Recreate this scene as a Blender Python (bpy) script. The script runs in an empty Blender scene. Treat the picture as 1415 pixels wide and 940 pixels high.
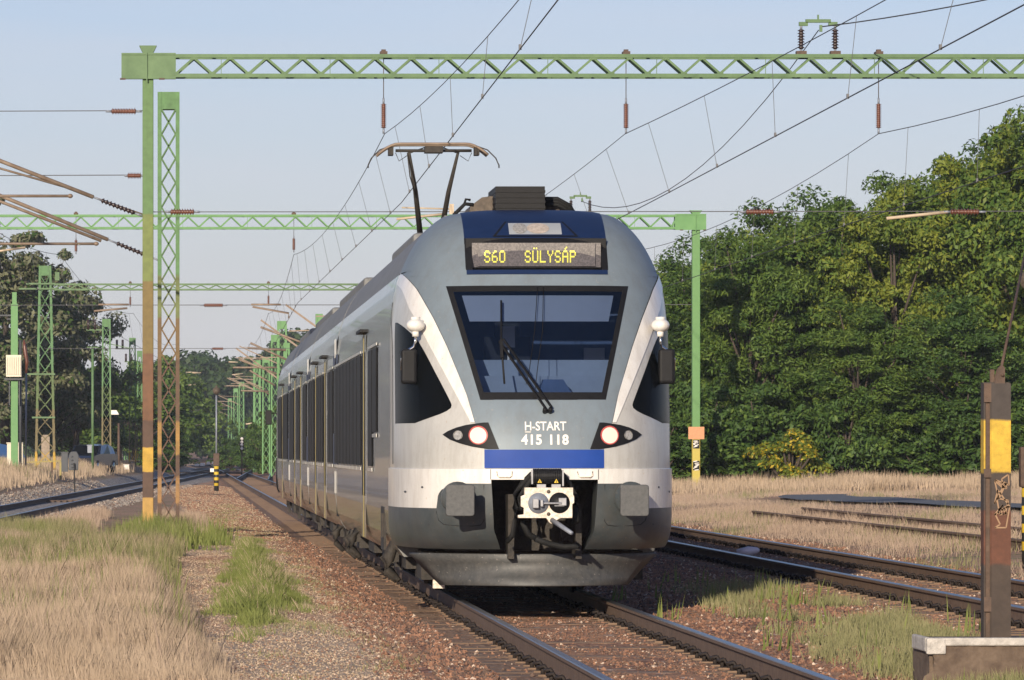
import bpy, math, random
import numpy as np
from mathutils import Vector, Matrix
random.seed(7)
R = math.radians
SC = bpy.context.scene
COL = SC.collection
# ------------------------------------------------------------------ camera, light, exposure
F = 7000.0           # focal length in photo pixels
CX, CY, CH = 252.0, 621.5, 1.55
cam = bpy.data.cameras.new('camera'); camo = bpy.data.objects.new('camera', cam); COL.objects.link(camo)
camo.location = (0, 0, CH); camo.rotation_euler = (R(90), 0, 0)
cam.sensor_width = 36; cam.lens = F / 1415 * 36
cam.shift_x = (707.5 - CX) / 1415; cam.shift_y = (CY - 470) / 1415
cam.clip_start = 0.5; cam.clip_end = 9000
SC.camera = camo
SUN_EL, SUN_AZ = R(15), R(197)
w = bpy.data.worlds.new('World'); SC.world = w; w.use_nodes = True
nt = w.node_tree; nt.nodes.clear()
sky = nt.nodes.new('ShaderNodeTexSky'); sky.sky_type = 'NISHITA'; sky.sun_disc = False
sky.sun_elevation = SUN_EL; sky.sun_rotation = SUN_AZ
sky.air_density = 1.0; sky.dust_density = 0.6; sky.ozone_density = 3.0
bg = nt.nodes.new('ShaderNodeBackground'); bg.inputs[1].default_value = 0.092
wo = nt.nodes.new('ShaderNodeOutputWorld')
tn = nt.nodes.new('ShaderNodeMix'); tn.data_type = 'RGBA'; tn.blend_type = 'MULTIPLY'; tn.inputs[0].default_value = 1
tn.inputs[7].default_value = (1.08, 0.985, 1.20, 1); nt.links.new(sky.outputs[0], tn.inputs[6]); 
# thin high cloud veil, thicker towards the horizon
wtc = nt.nodes.new('ShaderNodeTexCoord'); wsp = nt.nodes.new('ShaderNodeSeparateXYZ'); nt.links.new(wtc.outputs['Generated'], wsp.inputs[0])
wmp = nt.nodes.new('ShaderNodeMapping'); wmp.inputs['Scale'].default_value = (9, 9, 60); nt.links.new(wtc.outputs['Generated'], wmp.inputs[0])
wn = nt.nodes.new('ShaderNodeTexNoise'); wn.inputs['Scale'].default_value = 1.3; wn.inputs['Detail'].default_value = 5; nt.links.new(wmp.outputs[0], wn.inputs[0])
wr = nt.nodes.new('ShaderNodeMapRange'); wr.inputs[1].default_value = 0.0; wr.inputs[2].default_value = 0.16; wr.inputs[3].default_value = 0.70; wr.inputs[4].default_value = 0.02; nt.links.new(wsp.outputs['Z'], wr.inputs[0])
wm = nt.nodes.new('ShaderNodeMath'); wm.operation = 'MULTIPLY_ADD'; wm.inputs[1].default_value = 0.55; nt.links.new(wn.outputs[0], wm.inputs[0]); 
ws2 = nt.nodes.new('ShaderNodeMath'); ws2.operation = 'SUBTRACT'; ws2.inputs[1].default_value = 0.30; nt.links.new(wr.outputs[0], ws2.inputs[0]); nt.links.new(ws2.outputs[0], wm.inputs[2]); wm.use_clamp = True
wv = nt.nodes.new('ShaderNodeMix'); wv.data_type = 'RGBA'; wv.inputs[7].default_value = (6.5, 6.6, 7.3, 1)
nt.links.new(wm.outputs[0], wv.inputs[0]); nt.links.new(tn.outputs[2], wv.inputs[6]); nt.links.new(wv.outputs[2], bg.inputs[0]); nt.links.new(bg.outputs[0], wo.inputs[0])
sl = bpy.data.lights.new('sun', 'SUN'); sl.energy = 5.0; sl.angle = R(0.6); sl.color = (1.0, 0.87, 0.69)
so = bpy.data.objects.new('sun', sl); COL.objects.link(so)
sdir = Vector((math.sin(SUN_AZ)*math.cos(SUN_EL), math.cos(SUN_AZ)*math.cos(SUN_EL), math.sin(SUN_EL)))
so.rotation_euler = (-sdir).to_track_quat('-Z', 'Y').to_euler(); so.location = (-20, -20, 30)
SC.view_settings.view_transform = 'Standard'; SC.view_settings.look = 'None'
SC.view_settings.exposure = 0.18; SC.view_settings.gamma = 1
SC.render.engine = 'CYCLES'
SC.cycles.max_bounces = 8; SC.cycles.transparent_max_bounces = 16

# ------------------------------------------------------------------ materials
def mat(name, col, rough=0.6, metal=0.0, var=0.12, scale=6.0, bump=0.0, col2=None, spec=0.5, coat=0.0,
        speck=None, detail=6, stretch=None, contrast=1.0, bscale=None, trans=0.0, emit=None, estr=0):
    m = bpy.data.materials.new(name); m.use_nodes = True
    N = m.node_tree.nodes; L = m.node_tree.links
    b = N['Principled BSDF']; b.inputs['Roughness'].default_value = rough; b.inputs['Metallic'].default_value = metal
    b.inputs['Specular IOR Level'].default_value = spec; b.inputs['Coat Weight'].default_value = coat
    b.inputs['Coat Roughness'].default_value = 0.08
    tc = N.new('ShaderNodeTexCoord'); mp = N.new('ShaderNodeMapping'); L.new(tc.outputs['Object'], mp.inputs[0])
    if stretch: mp.inputs['Scale'].default_value = stretch
    nz = N.new('ShaderNodeTexNoise'); nz.inputs['Scale'].default_value = scale; nz.inputs['Detail'].default_value = detail
    nz.inputs['Roughness'].default_value = 0.65
    L.new(mp.outputs[0], nz.inputs[0])
    cr = N.new('ShaderNodeValToRGB'); e = cr.color_ramp.elements
    a = tuple(max(0, c*(1-var)) for c in col); bb = tuple(min(1, c*(1+var)) for c in col)
    if col2: bb = col2; a = col
    e[0].position = 0.5-0.2/contrast; e[1].position = 0.5+0.2/contrast
    e[0].color = (*a, 1); e[1].color = (*bb, 1)
    L.new(nz.outputs[0], cr.inputs[0]); L.new(cr.outputs[0], b.inputs['Base Color'])
    if speck:
        n3 = N.new('ShaderNodeTexNoise'); n3.inputs['Scale'].default_value = 34; n3.inputs['Detail'].default_value = 3; L.new(mp.outputs[0], n3.inputs[0])
        r3 = N.new('ShaderNodeMapRange'); r3.inputs[1].default_value = 0.67; r3.inputs[2].default_value = 0.73; L.new(n3.outputs[0], r3.inputs[0])
        n4 = N.new('ShaderNodeTexNoise'); n4.inputs['Scale'].default_value = 2.2; n4.inputs['Detail'].default_value = 9; n4.inputs['Roughness'].default_value = 0.75
        m4 = N.new('ShaderNodeMapping'); m4.inputs['Scale'].default_value = (3.5, 3.5, 0.7); L.new(tc.outputs['Object'], m4.inputs[0]); L.new(m4.outputs[0], n4.inputs[0])
        r4 = N.new('ShaderNodeMapRange'); r4.inputs[1].default_value = 0.45; r4.inputs[2].default_value = 0.75; r4.inputs[4].default_value = 0.5; L.new(n4.outputs[0], r4.inputs[0])
        x4 = N.new('ShaderNodeMix'); x4.data_type = 'RGBA'; x4.inputs[7].default_value = (speck[0]*.6, speck[1]*.6, speck[2]*.6, 1); L.new(r4.outputs[0], x4.inputs[0]); L.new(cr.outputs[0], x4.inputs[6])
        x3 = N.new('ShaderNodeMix'); x3.data_type = 'RGBA'; x3.inputs[7].default_value = (*speck, 1); L.new(r3.outputs[0], x3.inputs[0]); L.new(x4.outputs[2], x3.inputs[6]); L.new(x3.outputs[2], b.inputs['Base Color'])
    if bump > 0:
        bn = N.new('ShaderNodeBump'); bn.inputs['Strength'].default_value = min(1, bump); bn.inputs['Distance'].default_value = 0.02
        n2 = N.new('ShaderNodeTexNoise'); n2.inputs['Scale'].default_value = bscale or scale*4; n2.inputs['Detail'].default_value = 4
        L.new(mp.outputs[0], n2.inputs[0])
        L.new(n2.outputs[0], bn.inputs['Height']); L.new(bn.outputs[0], b.inputs['Normal'])
    if emit:
        b.inputs['Emission Color'].default_value = (*emit, 1); b.inputs['Emission Strength'].default_value = estr
    if trans > 0:
        tr = N.new('ShaderNodeBsdfTranslucent'); mx = N.new('ShaderNodeMixShader'); mx.inputs[0].default_value = trans
        L.new(cr.outputs[0], tr.inputs[0]); L.new(b.outputs[0], mx.inputs[1]); L.new(tr.outputs[0], mx.inputs[2])
        L.new(mx.outputs[0], N['Material Output'].inputs[0])
    return m
def glass_mat(name, tint, refl=0.25, rough=0.03, trans_col=(0.35, 0.42, 0.55)):
    m = bpy.data.materials.new(name); m.use_nodes = True; N = m.node_tree.nodes; L = m.node_tree.links
    b = N['Principled BSDF']; b.inputs['Base Color'].default_value = (*tint, 1); b.inputs['Roughness'].default_value = rough
    t = N.new('ShaderNodeBsdfTransparent'); t.inputs[0].default_value = (*trans_col, 1)
    mx = N.new('ShaderNodeMixShader'); mx.inputs[0].default_value = refl
    L.new(t.outputs[0], mx.inputs[1]); L.new(b.outputs[0], mx.inputs[2]); L.new(mx.outputs[0], N['Material Output'].inputs[0])
    return m
def banded(name, bands, base_var=0.25, rough=0.7, scale=9.0, metal=0.0, coat=0.0, blend=0.0, dirt=None, stretch=(1,1,1), spec=0.5):
    """colour painted in bands of world-local height (object Z); bands = [(z, colour)...] ascending."""
    m = bpy.data.materials.new(name); m.use_nodes = True; N = m.node_tree.nodes; L = m.node_tree.links
    b = N['Principled BSDF']; b.inputs['Roughness'].default_value = rough; b.inputs['Metallic'].default_value = metal
    b.inputs['Coat Weight'].default_value = coat; b.inputs['Specular IOR Level'].default_value = spec
    tc = N.new('ShaderNodeTexCoord'); sp = N.new('ShaderNodeSeparateXYZ'); L.new(tc.outputs['Object'], sp.inputs[0])
    mp = N.new('ShaderNodeMapping'); mp.inputs['Scale'].default_value = stretch; L.new(tc.outputs['Object'], mp.inputs[0])
    nz = N.new('ShaderNodeTexNoise'); nz.inputs['Scale'].default_value = scale; nz.inputs['Detail'].default_value = 8
    nz.inputs['Roughness'].default_value = 0.7
    L.new(mp.outputs[0], nz.inputs[0])
    prev = None
    zz = sp.outputs['Z']
    if blend > 0:
        ma = N.new('ShaderNodeMath'); ma.operation = 'MULTIPLY_ADD'; ma.inputs[1].default_value = blend; 
        L.new(nz.outputs[0], ma.inputs[0]); L.new(sp.outputs['Z'], ma.inputs[2]); zz = ma.outputs[0]
    for i, (z, c) in enumerate(bands):
        if i == 0:
            rgb = N.new('ShaderNodeRGB'); rgb.outputs[0].default_value = (*c, 1); prev = rgb.outputs[0]; continue
        st = N.new('ShaderNodeMapRange'); st.inputs[1].default_value = z-0.004-blend*0.1; st.inputs[2].default_value = z+0.004+blend*0.1
        L.new(zz, st.inputs[0])
        mx = N.new('ShaderNodeMix'); mx.data_type = 'RGBA'; mx.inputs[7].default_value = (*c, 1)
        L.new(st.outputs[0], mx.inputs[0]); L.new(prev, mx.inputs[6]); prev = mx.outputs[2]
    dk = N.new('ShaderNodeMix'); dk.data_type = 'RGBA'; dk.blend_type = 'MULTIPLY'
    mr = N.new('ShaderNodeMapRange'); mr.inputs[1].default_value = 0.3; mr.inputs[2].default_value = 0.7
    mr.inputs[3].default_value = 1-base_var; mr.inputs[4].default_value = 1+base_var*0.4
    L.new(nz.outputs[0], mr.inputs[0]); dk.inputs[0].default_value = 1
    L.new(prev, dk.inputs[6]); L.new(mr.outputs[0], dk.inputs[7])
    L.new(dk.outputs[2], b.inputs['Base Color'])
    return m
M = {}
M['silver'] = mat('silver_paint', (0.50, 0.49, 0.455), 0.36, 0.1, 0.07, 3, coat=0.4, speck=(0.42, 0.36, 0.29))
M['white'] = mat('white_paint', (0.72, 0.70, 0.66), 0.3, 0.0, 0.05, 4, coat=0.3, speck=(0.62, 0.54, 0.44))
M['maskgrey'] = mat('blue_grey_paint', (0.175, 0.215, 0.245), 0.5, 0.1, 0.06, 5, coat=0.0, spec=0.3, speck=(0.24, 0.25, 0.25))
M['navy'] = mat('navy_paint', (0.008, 0.020, 0.065), 0.45, 0.0, 0.1, 6, spec=0.35)
M['blue'] = mat('bright_blue_paint', (0.015, 0.055, 0.27), 0.55, 0, 0.08, 6, spec=0.2)
M['bumpergrey'] = mat('dirty_dark_grey_paint', (0.04, 0.05, 0.055), 0.45, 0.0, 0.25, 5, coat=0.1, col2=(0.075, 0.085, 0.088), speck=(0.13, 0.11, 0.09))
M['black'] = mat('black_plastic', (0.010, 0.010, 0.011), 0.55, 0, 0.2, 20, spec=0.2)
M['rubber'] = mat('black_rubber', (0.014, 0.014, 0.014), 0.7, 0, 0.3, 20, spec=0.2)
M['dglass'] = mat('dark_window_glass', (0.005, 0.006, 0.007), 0.25, 0, 0.05, 2, spec=0.02)
M['sglass'] = mat('side_window_glass', (0.014, 0.014, 0.015), 0.45, 0, 0.4, 3, spec=0.03)
M['glass'] = glass_mat('windscreen_glass', (0.01, 0.02, 0.05), 0.26, 0.03, (0.60, 0.69, 0.86))
M['cglass'] = glass_mat('clear_glass', (0.03, 0.03, 0.03), 0.15, 0.02, (0.8, 0.8, 0.85))
M['under'] = mat('grimy_underframe', (0.018, 0.016, 0.014), 0.75, 0.1, 0.4, 12, bump=0.4, col2=(0.055, 0.045, 0.036))
M['plow'] = mat('black_speckled_steel', (0.045, 0.047, 0.048), 0.55, 0.0, 0.25, 30, col2=(0.075, 0.075, 0.073), speck=(0.22, 0.20, 0.18), contrast=1.2)
M['padgrey'] = mat('buffer_pad_grey', (0.045, 0.048, 0.05), 0.5, 0.1, 0.2, 30, col2=(0.085, 0.085, 0.085))
M['coupler'] = mat('cream_coupler_paint', (0.55, 0.46, 0.36), 0.55, 0, 0.15, 30, col2=(0.78, 0.70, 0.60), contrast=2)
M['steel'] = mat('bare_steel', (0.35, 0.35, 0.36), 0.35, 0.8, 0.15, 20)
M['greymetal'] = mat('grey_metal', (0.22, 0.24, 0.28), 0.5, 0.2, 0.15, 20)
M['yellow'] = mat('yellow_paint', (0.62, 0.42, 0.03), 0.6, 0, 0.15, 8)
M['doory'] = mat('door_edge_yellow', (0.27, 0.21, 0.05), 0.5, 0, 0.15, 8)
M['chrome'] = mat('polished_steel', (0.6, 0.6, 0.6), 0.15, 1.0, 0.05, 20)
M['roof'] = mat('grimy_roof', (0.17, 0.17, 0.165), 0.6, 0.1, 0.25, 6)
M['browncover'] = mat('brown_grimy_cover', (0.05, 0.038, 0.028), 0.7, 0.0, 0.3, 20, col2=(0.13, 0.10, 0.075))
M['side'] = banded('train_side_paint_and_reflection', [(-9, (0.235, 0.205, 0.165)), (0.93, (0.27, 0.26, 0.25)), (1.05, (0.21, 0.23, 0.28)), (1.30, (0.21, 0.22, 0.215)), (2.76, (0.15, 0.16, 0.14)), (3.28, (0.50, 0.51, 0.51))],  # greenish-grey band above the windows: reflection of the trees painted into the colour
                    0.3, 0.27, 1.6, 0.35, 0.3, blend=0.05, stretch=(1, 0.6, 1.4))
M['lamp_on'] = mat('lit_headlamp', (0.75, 0.5, 0.42), 0.3, 0, 0.02, 4, emit=(1.0, 0.52, 0.38), estr=0.5)
M['lampring'] = mat('lamp_led_ring', (0.35, 0.06, 0.05), 0.3, 0, 0.5, 60, emit=(1.0, 0.25, 0.2), estr=0.12)
M['lens'] = mat('clear_lens', (0.42, 0.40, 0.36), 0.15, 0.3, 0.4, 40)
M['lamp_top'] = mat('top_lamp_reflector', (0.62, 0.52, 0.42), 0.25, 0.3, 0.25, 25)
M['led'] = mat('led_yellow', (0.8, 0.75, 0.1), 0.4, 0, 0.02, 4, emit=(0.85, 0.78, 0.10), estr=0.75)
M['ledback'] = mat('led_matrix_panel', (0.12, 0.11, 0.105), 0.5, 0, 0.5, 60, col2=(0.20, 0.18, 0.17), contrast=3)
M['blind'] = mat('sun_blind', (0.30, 0.32, 0.34), 0.8, 0, 0.04, 4)
M['cabdark'] = mat('cab_interior_blue', (0.06, 0.10, 0.18), 0.7, 0, 0.15, 3)
M['cabgrey'] = mat('cab_desk_grey', (0.26, 0.30, 0.34), 0.7, 0, 0.1, 5)
G1, G2, RU, YE, DB = (0.10, 0.19, 0.065), (0.10, 0.21, 0.07), (0.14, 0.065, 0.03), (0.50, 0.31, 0.04), (0.085, 0.045, 0.028)
M['green'] = mat('green_steel_paint', (0.062, 0.125, 0.048), 0.6, 0, 0.2, 2.5, col2=(0.115, 0.20, 0.085))
M['brightgreen'] = mat('bright_green_steel_paint', (0.08, 0.215, 0.065), 0.55, 0, 0.2, 4, col2=(0.115, 0.27, 0.09))
M['post'] = banded('green_post_rusting_downwards', [(-9, (0.12, 0.05, 0.03)), (0.28, (0.42, 0.25, 0.06)), (0.72, DB), (1.18, YE), (1.62, DB), (2.1, (0.15, 0.068, 0.03)), (3.3, (0.17, 0.12, 0.035)), (4.6, (0.15, 0.19, 0.05)), (5.8, G1)], 0.30, 0.65, 7, blend=0.06)
M['tower'] = banded('lattice_rusting_downwards', [(-9, DB), (0.65, (0.28, 0.15, 0.05)), (1.15, DB), (1.55, (0.32, 0.18, 0.045)), (2.2, (0.10, 0.055, 0.03)), (3.4, (0.14, 0.085, 0.03)), (4.2, (0.13, 0.16, 0.05)), (5.0, (0.09, 0.20, 0.07))], 0.35, 0.65, 9, blend=0.25)
M['towerb'] = banded('lattice_bracing_rusting', [(-9, (0.10, 0.05, 0.03)), (3.4, (0.14, 0.085, 0.03)), (4.2, (0.12, 0.15, 0.05)), (5.0, (0.08, 0.17, 0.06))], 0.35, 0.65, 9, blend=0.25)
M['post2'] = banded('green_post_graffiti_foot', [(-9, (0.45, 0.36, 0.06)), (1.95, (0.10, 0.235, 0.07))], 0.12, 0.55, 8)
M['fartower'] = banded('far_lattice_paint', [(-9, (0.16, 0.10, 0.03)), (0.95, (0.45, 0.28, 0.03)), (1.6, (0.15, 0.12, 0.05)), (3.4, (0.10, 0.15, 0.05)), (5, (0.09, 0.20, 0.075))], 0.3, 0.65, 9, blend=0.3)
M['stripe'] = banded('black_yellow_bands', [(-9, (0.02, 0.02, 0.02))] + [(0.22+0.11*i*1.0, ((0.58, 0.40, 0.03) if i % 2 == 0 else (0.02, 0.02, 0.02))) for i in range(8)], 0.15, 0.6, 8)
M['rust'] = mat('brown_rusty_steel', (0.055, 0.035, 0.026), 0.75, 0.0, 0.3, 9, bump=0.3, col2=(0.12, 0.075, 0.05))
M['stub'] = banded('rusty_stub_post_with_yellow_band', [(-9, (0.055, 0.038, 0.028)), (0.57, (0.12, 0.045, 0.024)), (0.95, (0.058, 0.042, 0.034)), (1.22, (0.55, 0.36, 0.04)), (1.60, (0.055, 0.044, 0.038))], 0.38, 0.75, 11, blend=0.05)
M['pipe'] = mat('weathered_tube', (0.18, 0.125, 0.085), 0.6, 0.1, 0.25, 6, col2=(0.30, 0.23, 0.17))
M['ptube'] = mat('bare_pale_tube', (0.5, 0.40, 0.28), 0.6, 0.1, 0.15, 6)
M['insul'] = mat('brown_porcelain', (0.12, 0.045, 0.028), 0.35, 0, 0.2, 10)
M['insuld'] = mat('dark_porcelain', (0.035, 0.022, 0.022), 0.35, 0, 0.2, 10)
M['wire'] = mat('weathered_copper_wire', (0.06, 0.055, 0.055), 0.6, 0.2, 0.1, 4)
M['wireg'] = mat('galvanised_wire', (0.13, 0.13, 0.135), 0.6, 0.3, 0.1, 4)
M['railtop'] = mat('polished_rail_head', (0.20, 0.20, 0.21), 0.32, 0.9, 0.1, 8, stretch=(8, 0.2, 8))
M['railside'] = mat('rusty_rail_web', (0.10, 0.062, 0.042), 0.8, 0, 0.2, 10, bump=0.2, col2=(0.17, 0.11, 0.075))
M['sleeper'] = mat('dusty_brown_sleeper', (0.145, 0.092, 0.058), 0.9, 0, 0.2, 5, bump=0.3, col2=(0.22, 0.145, 0.094))
M['clip'] = mat('rusty_clip', (0.02, 0.013, 0.01), 0.8, 0, 0.2, 10)
M['concrete'] = mat('weathered_concrete', (0.075, 0.05, 0.035), 0.9, 0, 0.3, 9, bump=0.8, bscale=14, col2=(0.16, 0.115, 0.08))
M['whitewash'] = mat('flaking_white_paint', (0.44, 0.41, 0.37), 0.8, 0, 0.3, 14, bump=0.4)
M['bark'] = mat('grey_brown_bark', (0.06, 0.045, 0.035), 0.9, 0, 0.3, 8, bump=0.6)
M['stone'] = mat('pale_stone_block', (0.30, 0.24, 0.18), 0.85, 0, 0.25, 8)
M['cream'] = mat('cream_painted_metal', (0.62, 0.57, 0.45), 0.6, 0, 0.06, 5)
M['greybox'] = mat('grey_painted_metal', (0.055, 0.06, 0.068), 0.6, 0, 0.1, 5)
M['carblue'] = mat('blue_car_paint', (0.05, 0.12, 0.28), 0.25, 0.2, 0.05, 5, coat=0.8)
M['carblack'] = mat('black_car_paint', (0.01, 0.012, 0.02), 0.2, 0.2, 0.05, 5, coat=0.8)
M['orange'] = mat('pinkish_orange_notice', (0.55, 0.26, 0.13), 0.7, 0, 0.1, 20)
M['pipewhite'] = mat('white_panel', (0.78, 0.74, 0.68), 0.6, 0, 0.05, 5)
def leafmat(name, c1, c2, sc=0.9):
    m = mat(name, c1, 0.55, 0, 0.3, sc, col2=c2, trans=0.28, spec=0.25, detail=3, contrast=1.1)
    return m
M['leafA'] = leafmat('leaves_mid_green', (0.06, 0.12, 0.024), (0.155, 0.22, 0.04))
M['leafB'] = leafmat('leaves_yellow_green', (0.10, 0.15, 0.022), (0.25, 0.28, 0.04))
M['leafC'] = leafmat('leaves_deep_green', (0.04, 0.085, 0.022), (0.09, 0.155, 0.035))
M['leafD'] = leafmat('leaves_grey_olive', (0.10, 0.115, 0.06), (0.25, 0.25, 0.15))
M['leafFar'] = leafmat('leaves_far_wood', (0.035, 0.07, 0.025), (0.07, 0.11, 0.035), 0.12)
M['flower'] = mat('yellow_blossom', (0.45, 0.33, 0.02), 0.6, 0, 0.2, 8, trans=0.2)
M['dry'] = mat('dry_straw_grass', (0.38, 0.285, 0.19), 0.8, 0, 0.2, 1.2, col2=(0.62, 0.485, 0.35), trans=0.3, spec=0.2)
M['drypink'] = mat('dry_pinkish_grass', (0.36, 0.26, 0.19), 0.8, 0, 0.2, 0.8, col2=(0.52, 0.40, 0.30), trans=0.3, spec=0.2)
M['greeng'] = mat('fresh_green_grass', (0.115, 0.155, 0.035), 0.7, 0, 0.2, 2.0, col2=(0.27, 0.29, 0.09), trans=0.3, spec=0.2)
M['olive'] = mat('olive_mixed_grass', (0.15, 0.165, 0.06), 0.7, 0, 0.2, 1.5, col2=(0.36, 0.32, 0.17), trans=0.3, spec=0.2)

# ------------------------------------------------------------------ helpers
WL = {}
def at(px, py, D): return Vector(((px-CX)*D/F, D, CH-(py-CY)*D/F))
def tag(o, label=None, cat=None, group=None, kind=None):
    if label: o['label'] = label
    if cat: o['category'] = cat
    if group: o['group'] = group
    if kind: o['kind'] = kind
    return o
def thing(name, label, cat, loc=(0, 0, 0), group=None):
    o = bpy.data.objects.new(name, None); COL.objects.link(o); o.location = loc; o.empty_display_size = 0.2
    WL[o.name] = Vector(loc); return tag(o, label, cat, group)
class MB:
    def __init__(s): s.v = []; s.f = []; s.mi = []; s.sm = []
    def add(s, vs, fs, mi=0, smooth=False):
        n = len(s.v); s.v += [tuple(p) for p in vs]
        for f in fs: s.f.append([i+n for i in f]); s.mi.append(mi); s.sm.append(smooth)
        return s
    def box(s, c, d, mi=0, rz=0, rx=0, ry=0):
        m = Matrix.Translation(c) @ Matrix.Rotation(rz, 4, 'Z') @ Matrix.Rotation(rx, 4, 'X') @ Matrix.Rotation(ry, 4, 'Y')
        vs = [m @ Vector((a*d[0]/2, b*d[1]/2, e*d[2]/2)) for e in (-1, 1) for b in (-1, 1) for a in (-1, 1)]
        return s.add(vs, [(0, 2, 3, 1), (4, 5, 7, 6), (0, 1, 5, 4), (2, 6, 7, 3), (0, 4, 6, 2), (1, 3, 7, 5)], mi)
    def box2(s, a, b, mi=0):
        return s.box([(a[i]+b[i])/2 for i in range(3)], [abs(b[i]-a[i]) for i in range(3)], mi)
    def bar(s, p, q, w, h=None, mi=0, up=(0, 0, 1)):
        p = Vector(p); q = Vector(q); h = h or w; d = (q-p); 
        if d.length < 1e-6: return s
        d.normalize(); u = Vector(up)
        if abs(d.dot(u)) > 0.98: u = Vector((0, 1, 0))
        x = d.cross(u).normalized(); z = x.cross(d).normalized()
        vs = [c + x*(a*w/2) + z*(b*h/2) for c in (p, q) for a, b in ((-1, -1), (1, -1), (1, 1), (-1, 1))]
        return s.add(vs, [(0, 1, 2, 3), (7, 6, 5, 4), (0, 4, 5, 1), (1, 5, 6, 2), (2, 6, 7, 3), (3, 7, 4, 0)], mi)
    def tube(s, pts, r, n=8, mi=0, caps=True, smooth=True):
        pts = [Vector(p) for p in pts]; rs = r if isinstance(r, (list, tuple)) else [r]*len(pts)
        rings = []; 
        for i, p in enumerate(pts):
            d = (pts[min(i+1, len(pts)-1)] - pts[max(i-1, 0)]); d.normalize()
            u = Vector((0, 0, 1)) if abs(d.z) < 0.9 else Vector((0, 1, 0))
            x = d.cross(u).normalized(); y = x.cross(d)
            rings.append([p + (x*math.cos(2*math.pi*k/n) + y*math.sin(2*math.pi*k/n))*rs[i] for k in range(n)])
        vs = [v for rg in rings for v in rg]; fs = []
        for i in range(len(pts)-1):
            for k in range(n):
                a = i*n+k; b = i*n+(k+1) % n; fs.append((a, b, b+n, a+n))
        if caps: fs += [tuple(range(n))[::-1], tuple((len(pts)-1)*n+k for k in range(n))]
        return s.add(vs, fs, mi, smooth)
    def ell(s, c, r, mi=0, n=14, m=9):
        vs = []; fs = []
        for i in range(m+1):
            t = math.pi*i/m
            for k in range(n):
                a = 2*math.pi*k/n; vs.append((c[0]+r[0]*math.sin(t)*math.cos(a), c[1]+r[1]*math.sin(t)*math.sin(a), c[2]+r[2]*math.cos(t)))
        for i in range(m):
            for k in range(n):
                a = i*n+k; b = i*n+(k+1) % n; fs.append((a, b, b+n, a+n))
        return s.add(vs, fs, mi, True)
    def prism(s, poly, y0, y1, mi=0):       # poly in (x,z), extruded along y
        n = len(poly); vs = [(p[0], y0, p[1]) for p in poly] + [(p[0], y1, p[1]) for p in poly]
        fs = [tuple(range(n)), tuple(range(2*n-1, n-1, -1))] + [(i, i+n, (i+1) % n+n, (i+1) % n) for i in range(n)]
        return s.add(vs, fs, mi)
    def build(s, name, mats, parent=None, off=None):
        me = bpy.data.meshes.new(name)
        o0 = off if off is not None else (WL.get(parent.name, Vector()) if parent else Vector())
        me.from_pydata([(a-o0[0], b-o0[1], c-o0[2]) for a, b, c in s.v], [], s.f)
        for m in (mats if isinstance(mats, (list, tuple)) else [mats]): me.materials.append(m)
        me.polygons.foreach_set('material_index', s.mi); me.polygons.foreach_set('use_smooth', s.sm); me.update()
        o = bpy.data.objects.new(name, me); COL.objects.link(o)
        if parent: o.parent = parent; WL[o.name] = Vector(o0)
        elif off is not None: o.location = o0; WL[o.name] = Vector(o0)
        return o
def bevel(o, w=0.01, seg=2):
    b = o.modifiers.new('bevel', 'BEVEL'); b.width = w; b.segments = seg; b.limit_method = 'ANGLE'; return o
def kids(o): return [c for c in bpy.data.objects if c.parent == o]
def dup(root, loc, rotz=0, scale=None, label=None, group=None):
    kk = kids(root); gk = [(c, kids(c)) for c in kk]
    r = root.copy(); COL.objects.link(r); r.location = loc; r.rotation_euler = (0, 0, rotz)
    if scale: r.scale = scale
    if label: r['label'] = label
    if group: r['group'] = group
    for ch, gs in gk:
        c = ch.copy(); COL.objects.link(c); c.parent = r
        for g in gs:
            d = g.copy(); COL.objects.link(d); d.parent = c
    return r
def interp(tab, z):
    """Catmull-Rom through a table"""
    n = len(tab)
    if z <= tab[0][0]: return tab[0][1]
    if z >= tab[-1][0]: return tab[-1][1]
    for i in range(n-1):
        if tab[i][0] <= z <= tab[i+1][0]: break
    x0, y0 = tab[i]; x1, y1 = tab[i+1]; h = x1-x0; t = (z-x0)/h
    d = (y1-y0)/h
    m0 = d if i == 0 else (y1-tab[i-1][1])/(x1-tab[i-1][0]); m1 = d if i == n-2 else (tab[i+2][1]-y0)/(tab[i+2][0]-x0)
    def lim(m):
        if m*d <= 0: return 0
        return math.copysign(min(abs(m), 3*abs(d)), d)
    m0 = lim(m0) if i else m0; m1 = lim(m1) if i < n-2 else m1
    return (2*t**3-3*t*t+1)*y0+(t**3-2*t*t+t)*h*m0+(-2*t**3+3*t*t)*y1+(t**3-t*t)*h*m1
def lin(tab, z):
    xs = [a for a, b in tab]; return float(np.interp(z, xs, [b for a, b in tab]))

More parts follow.
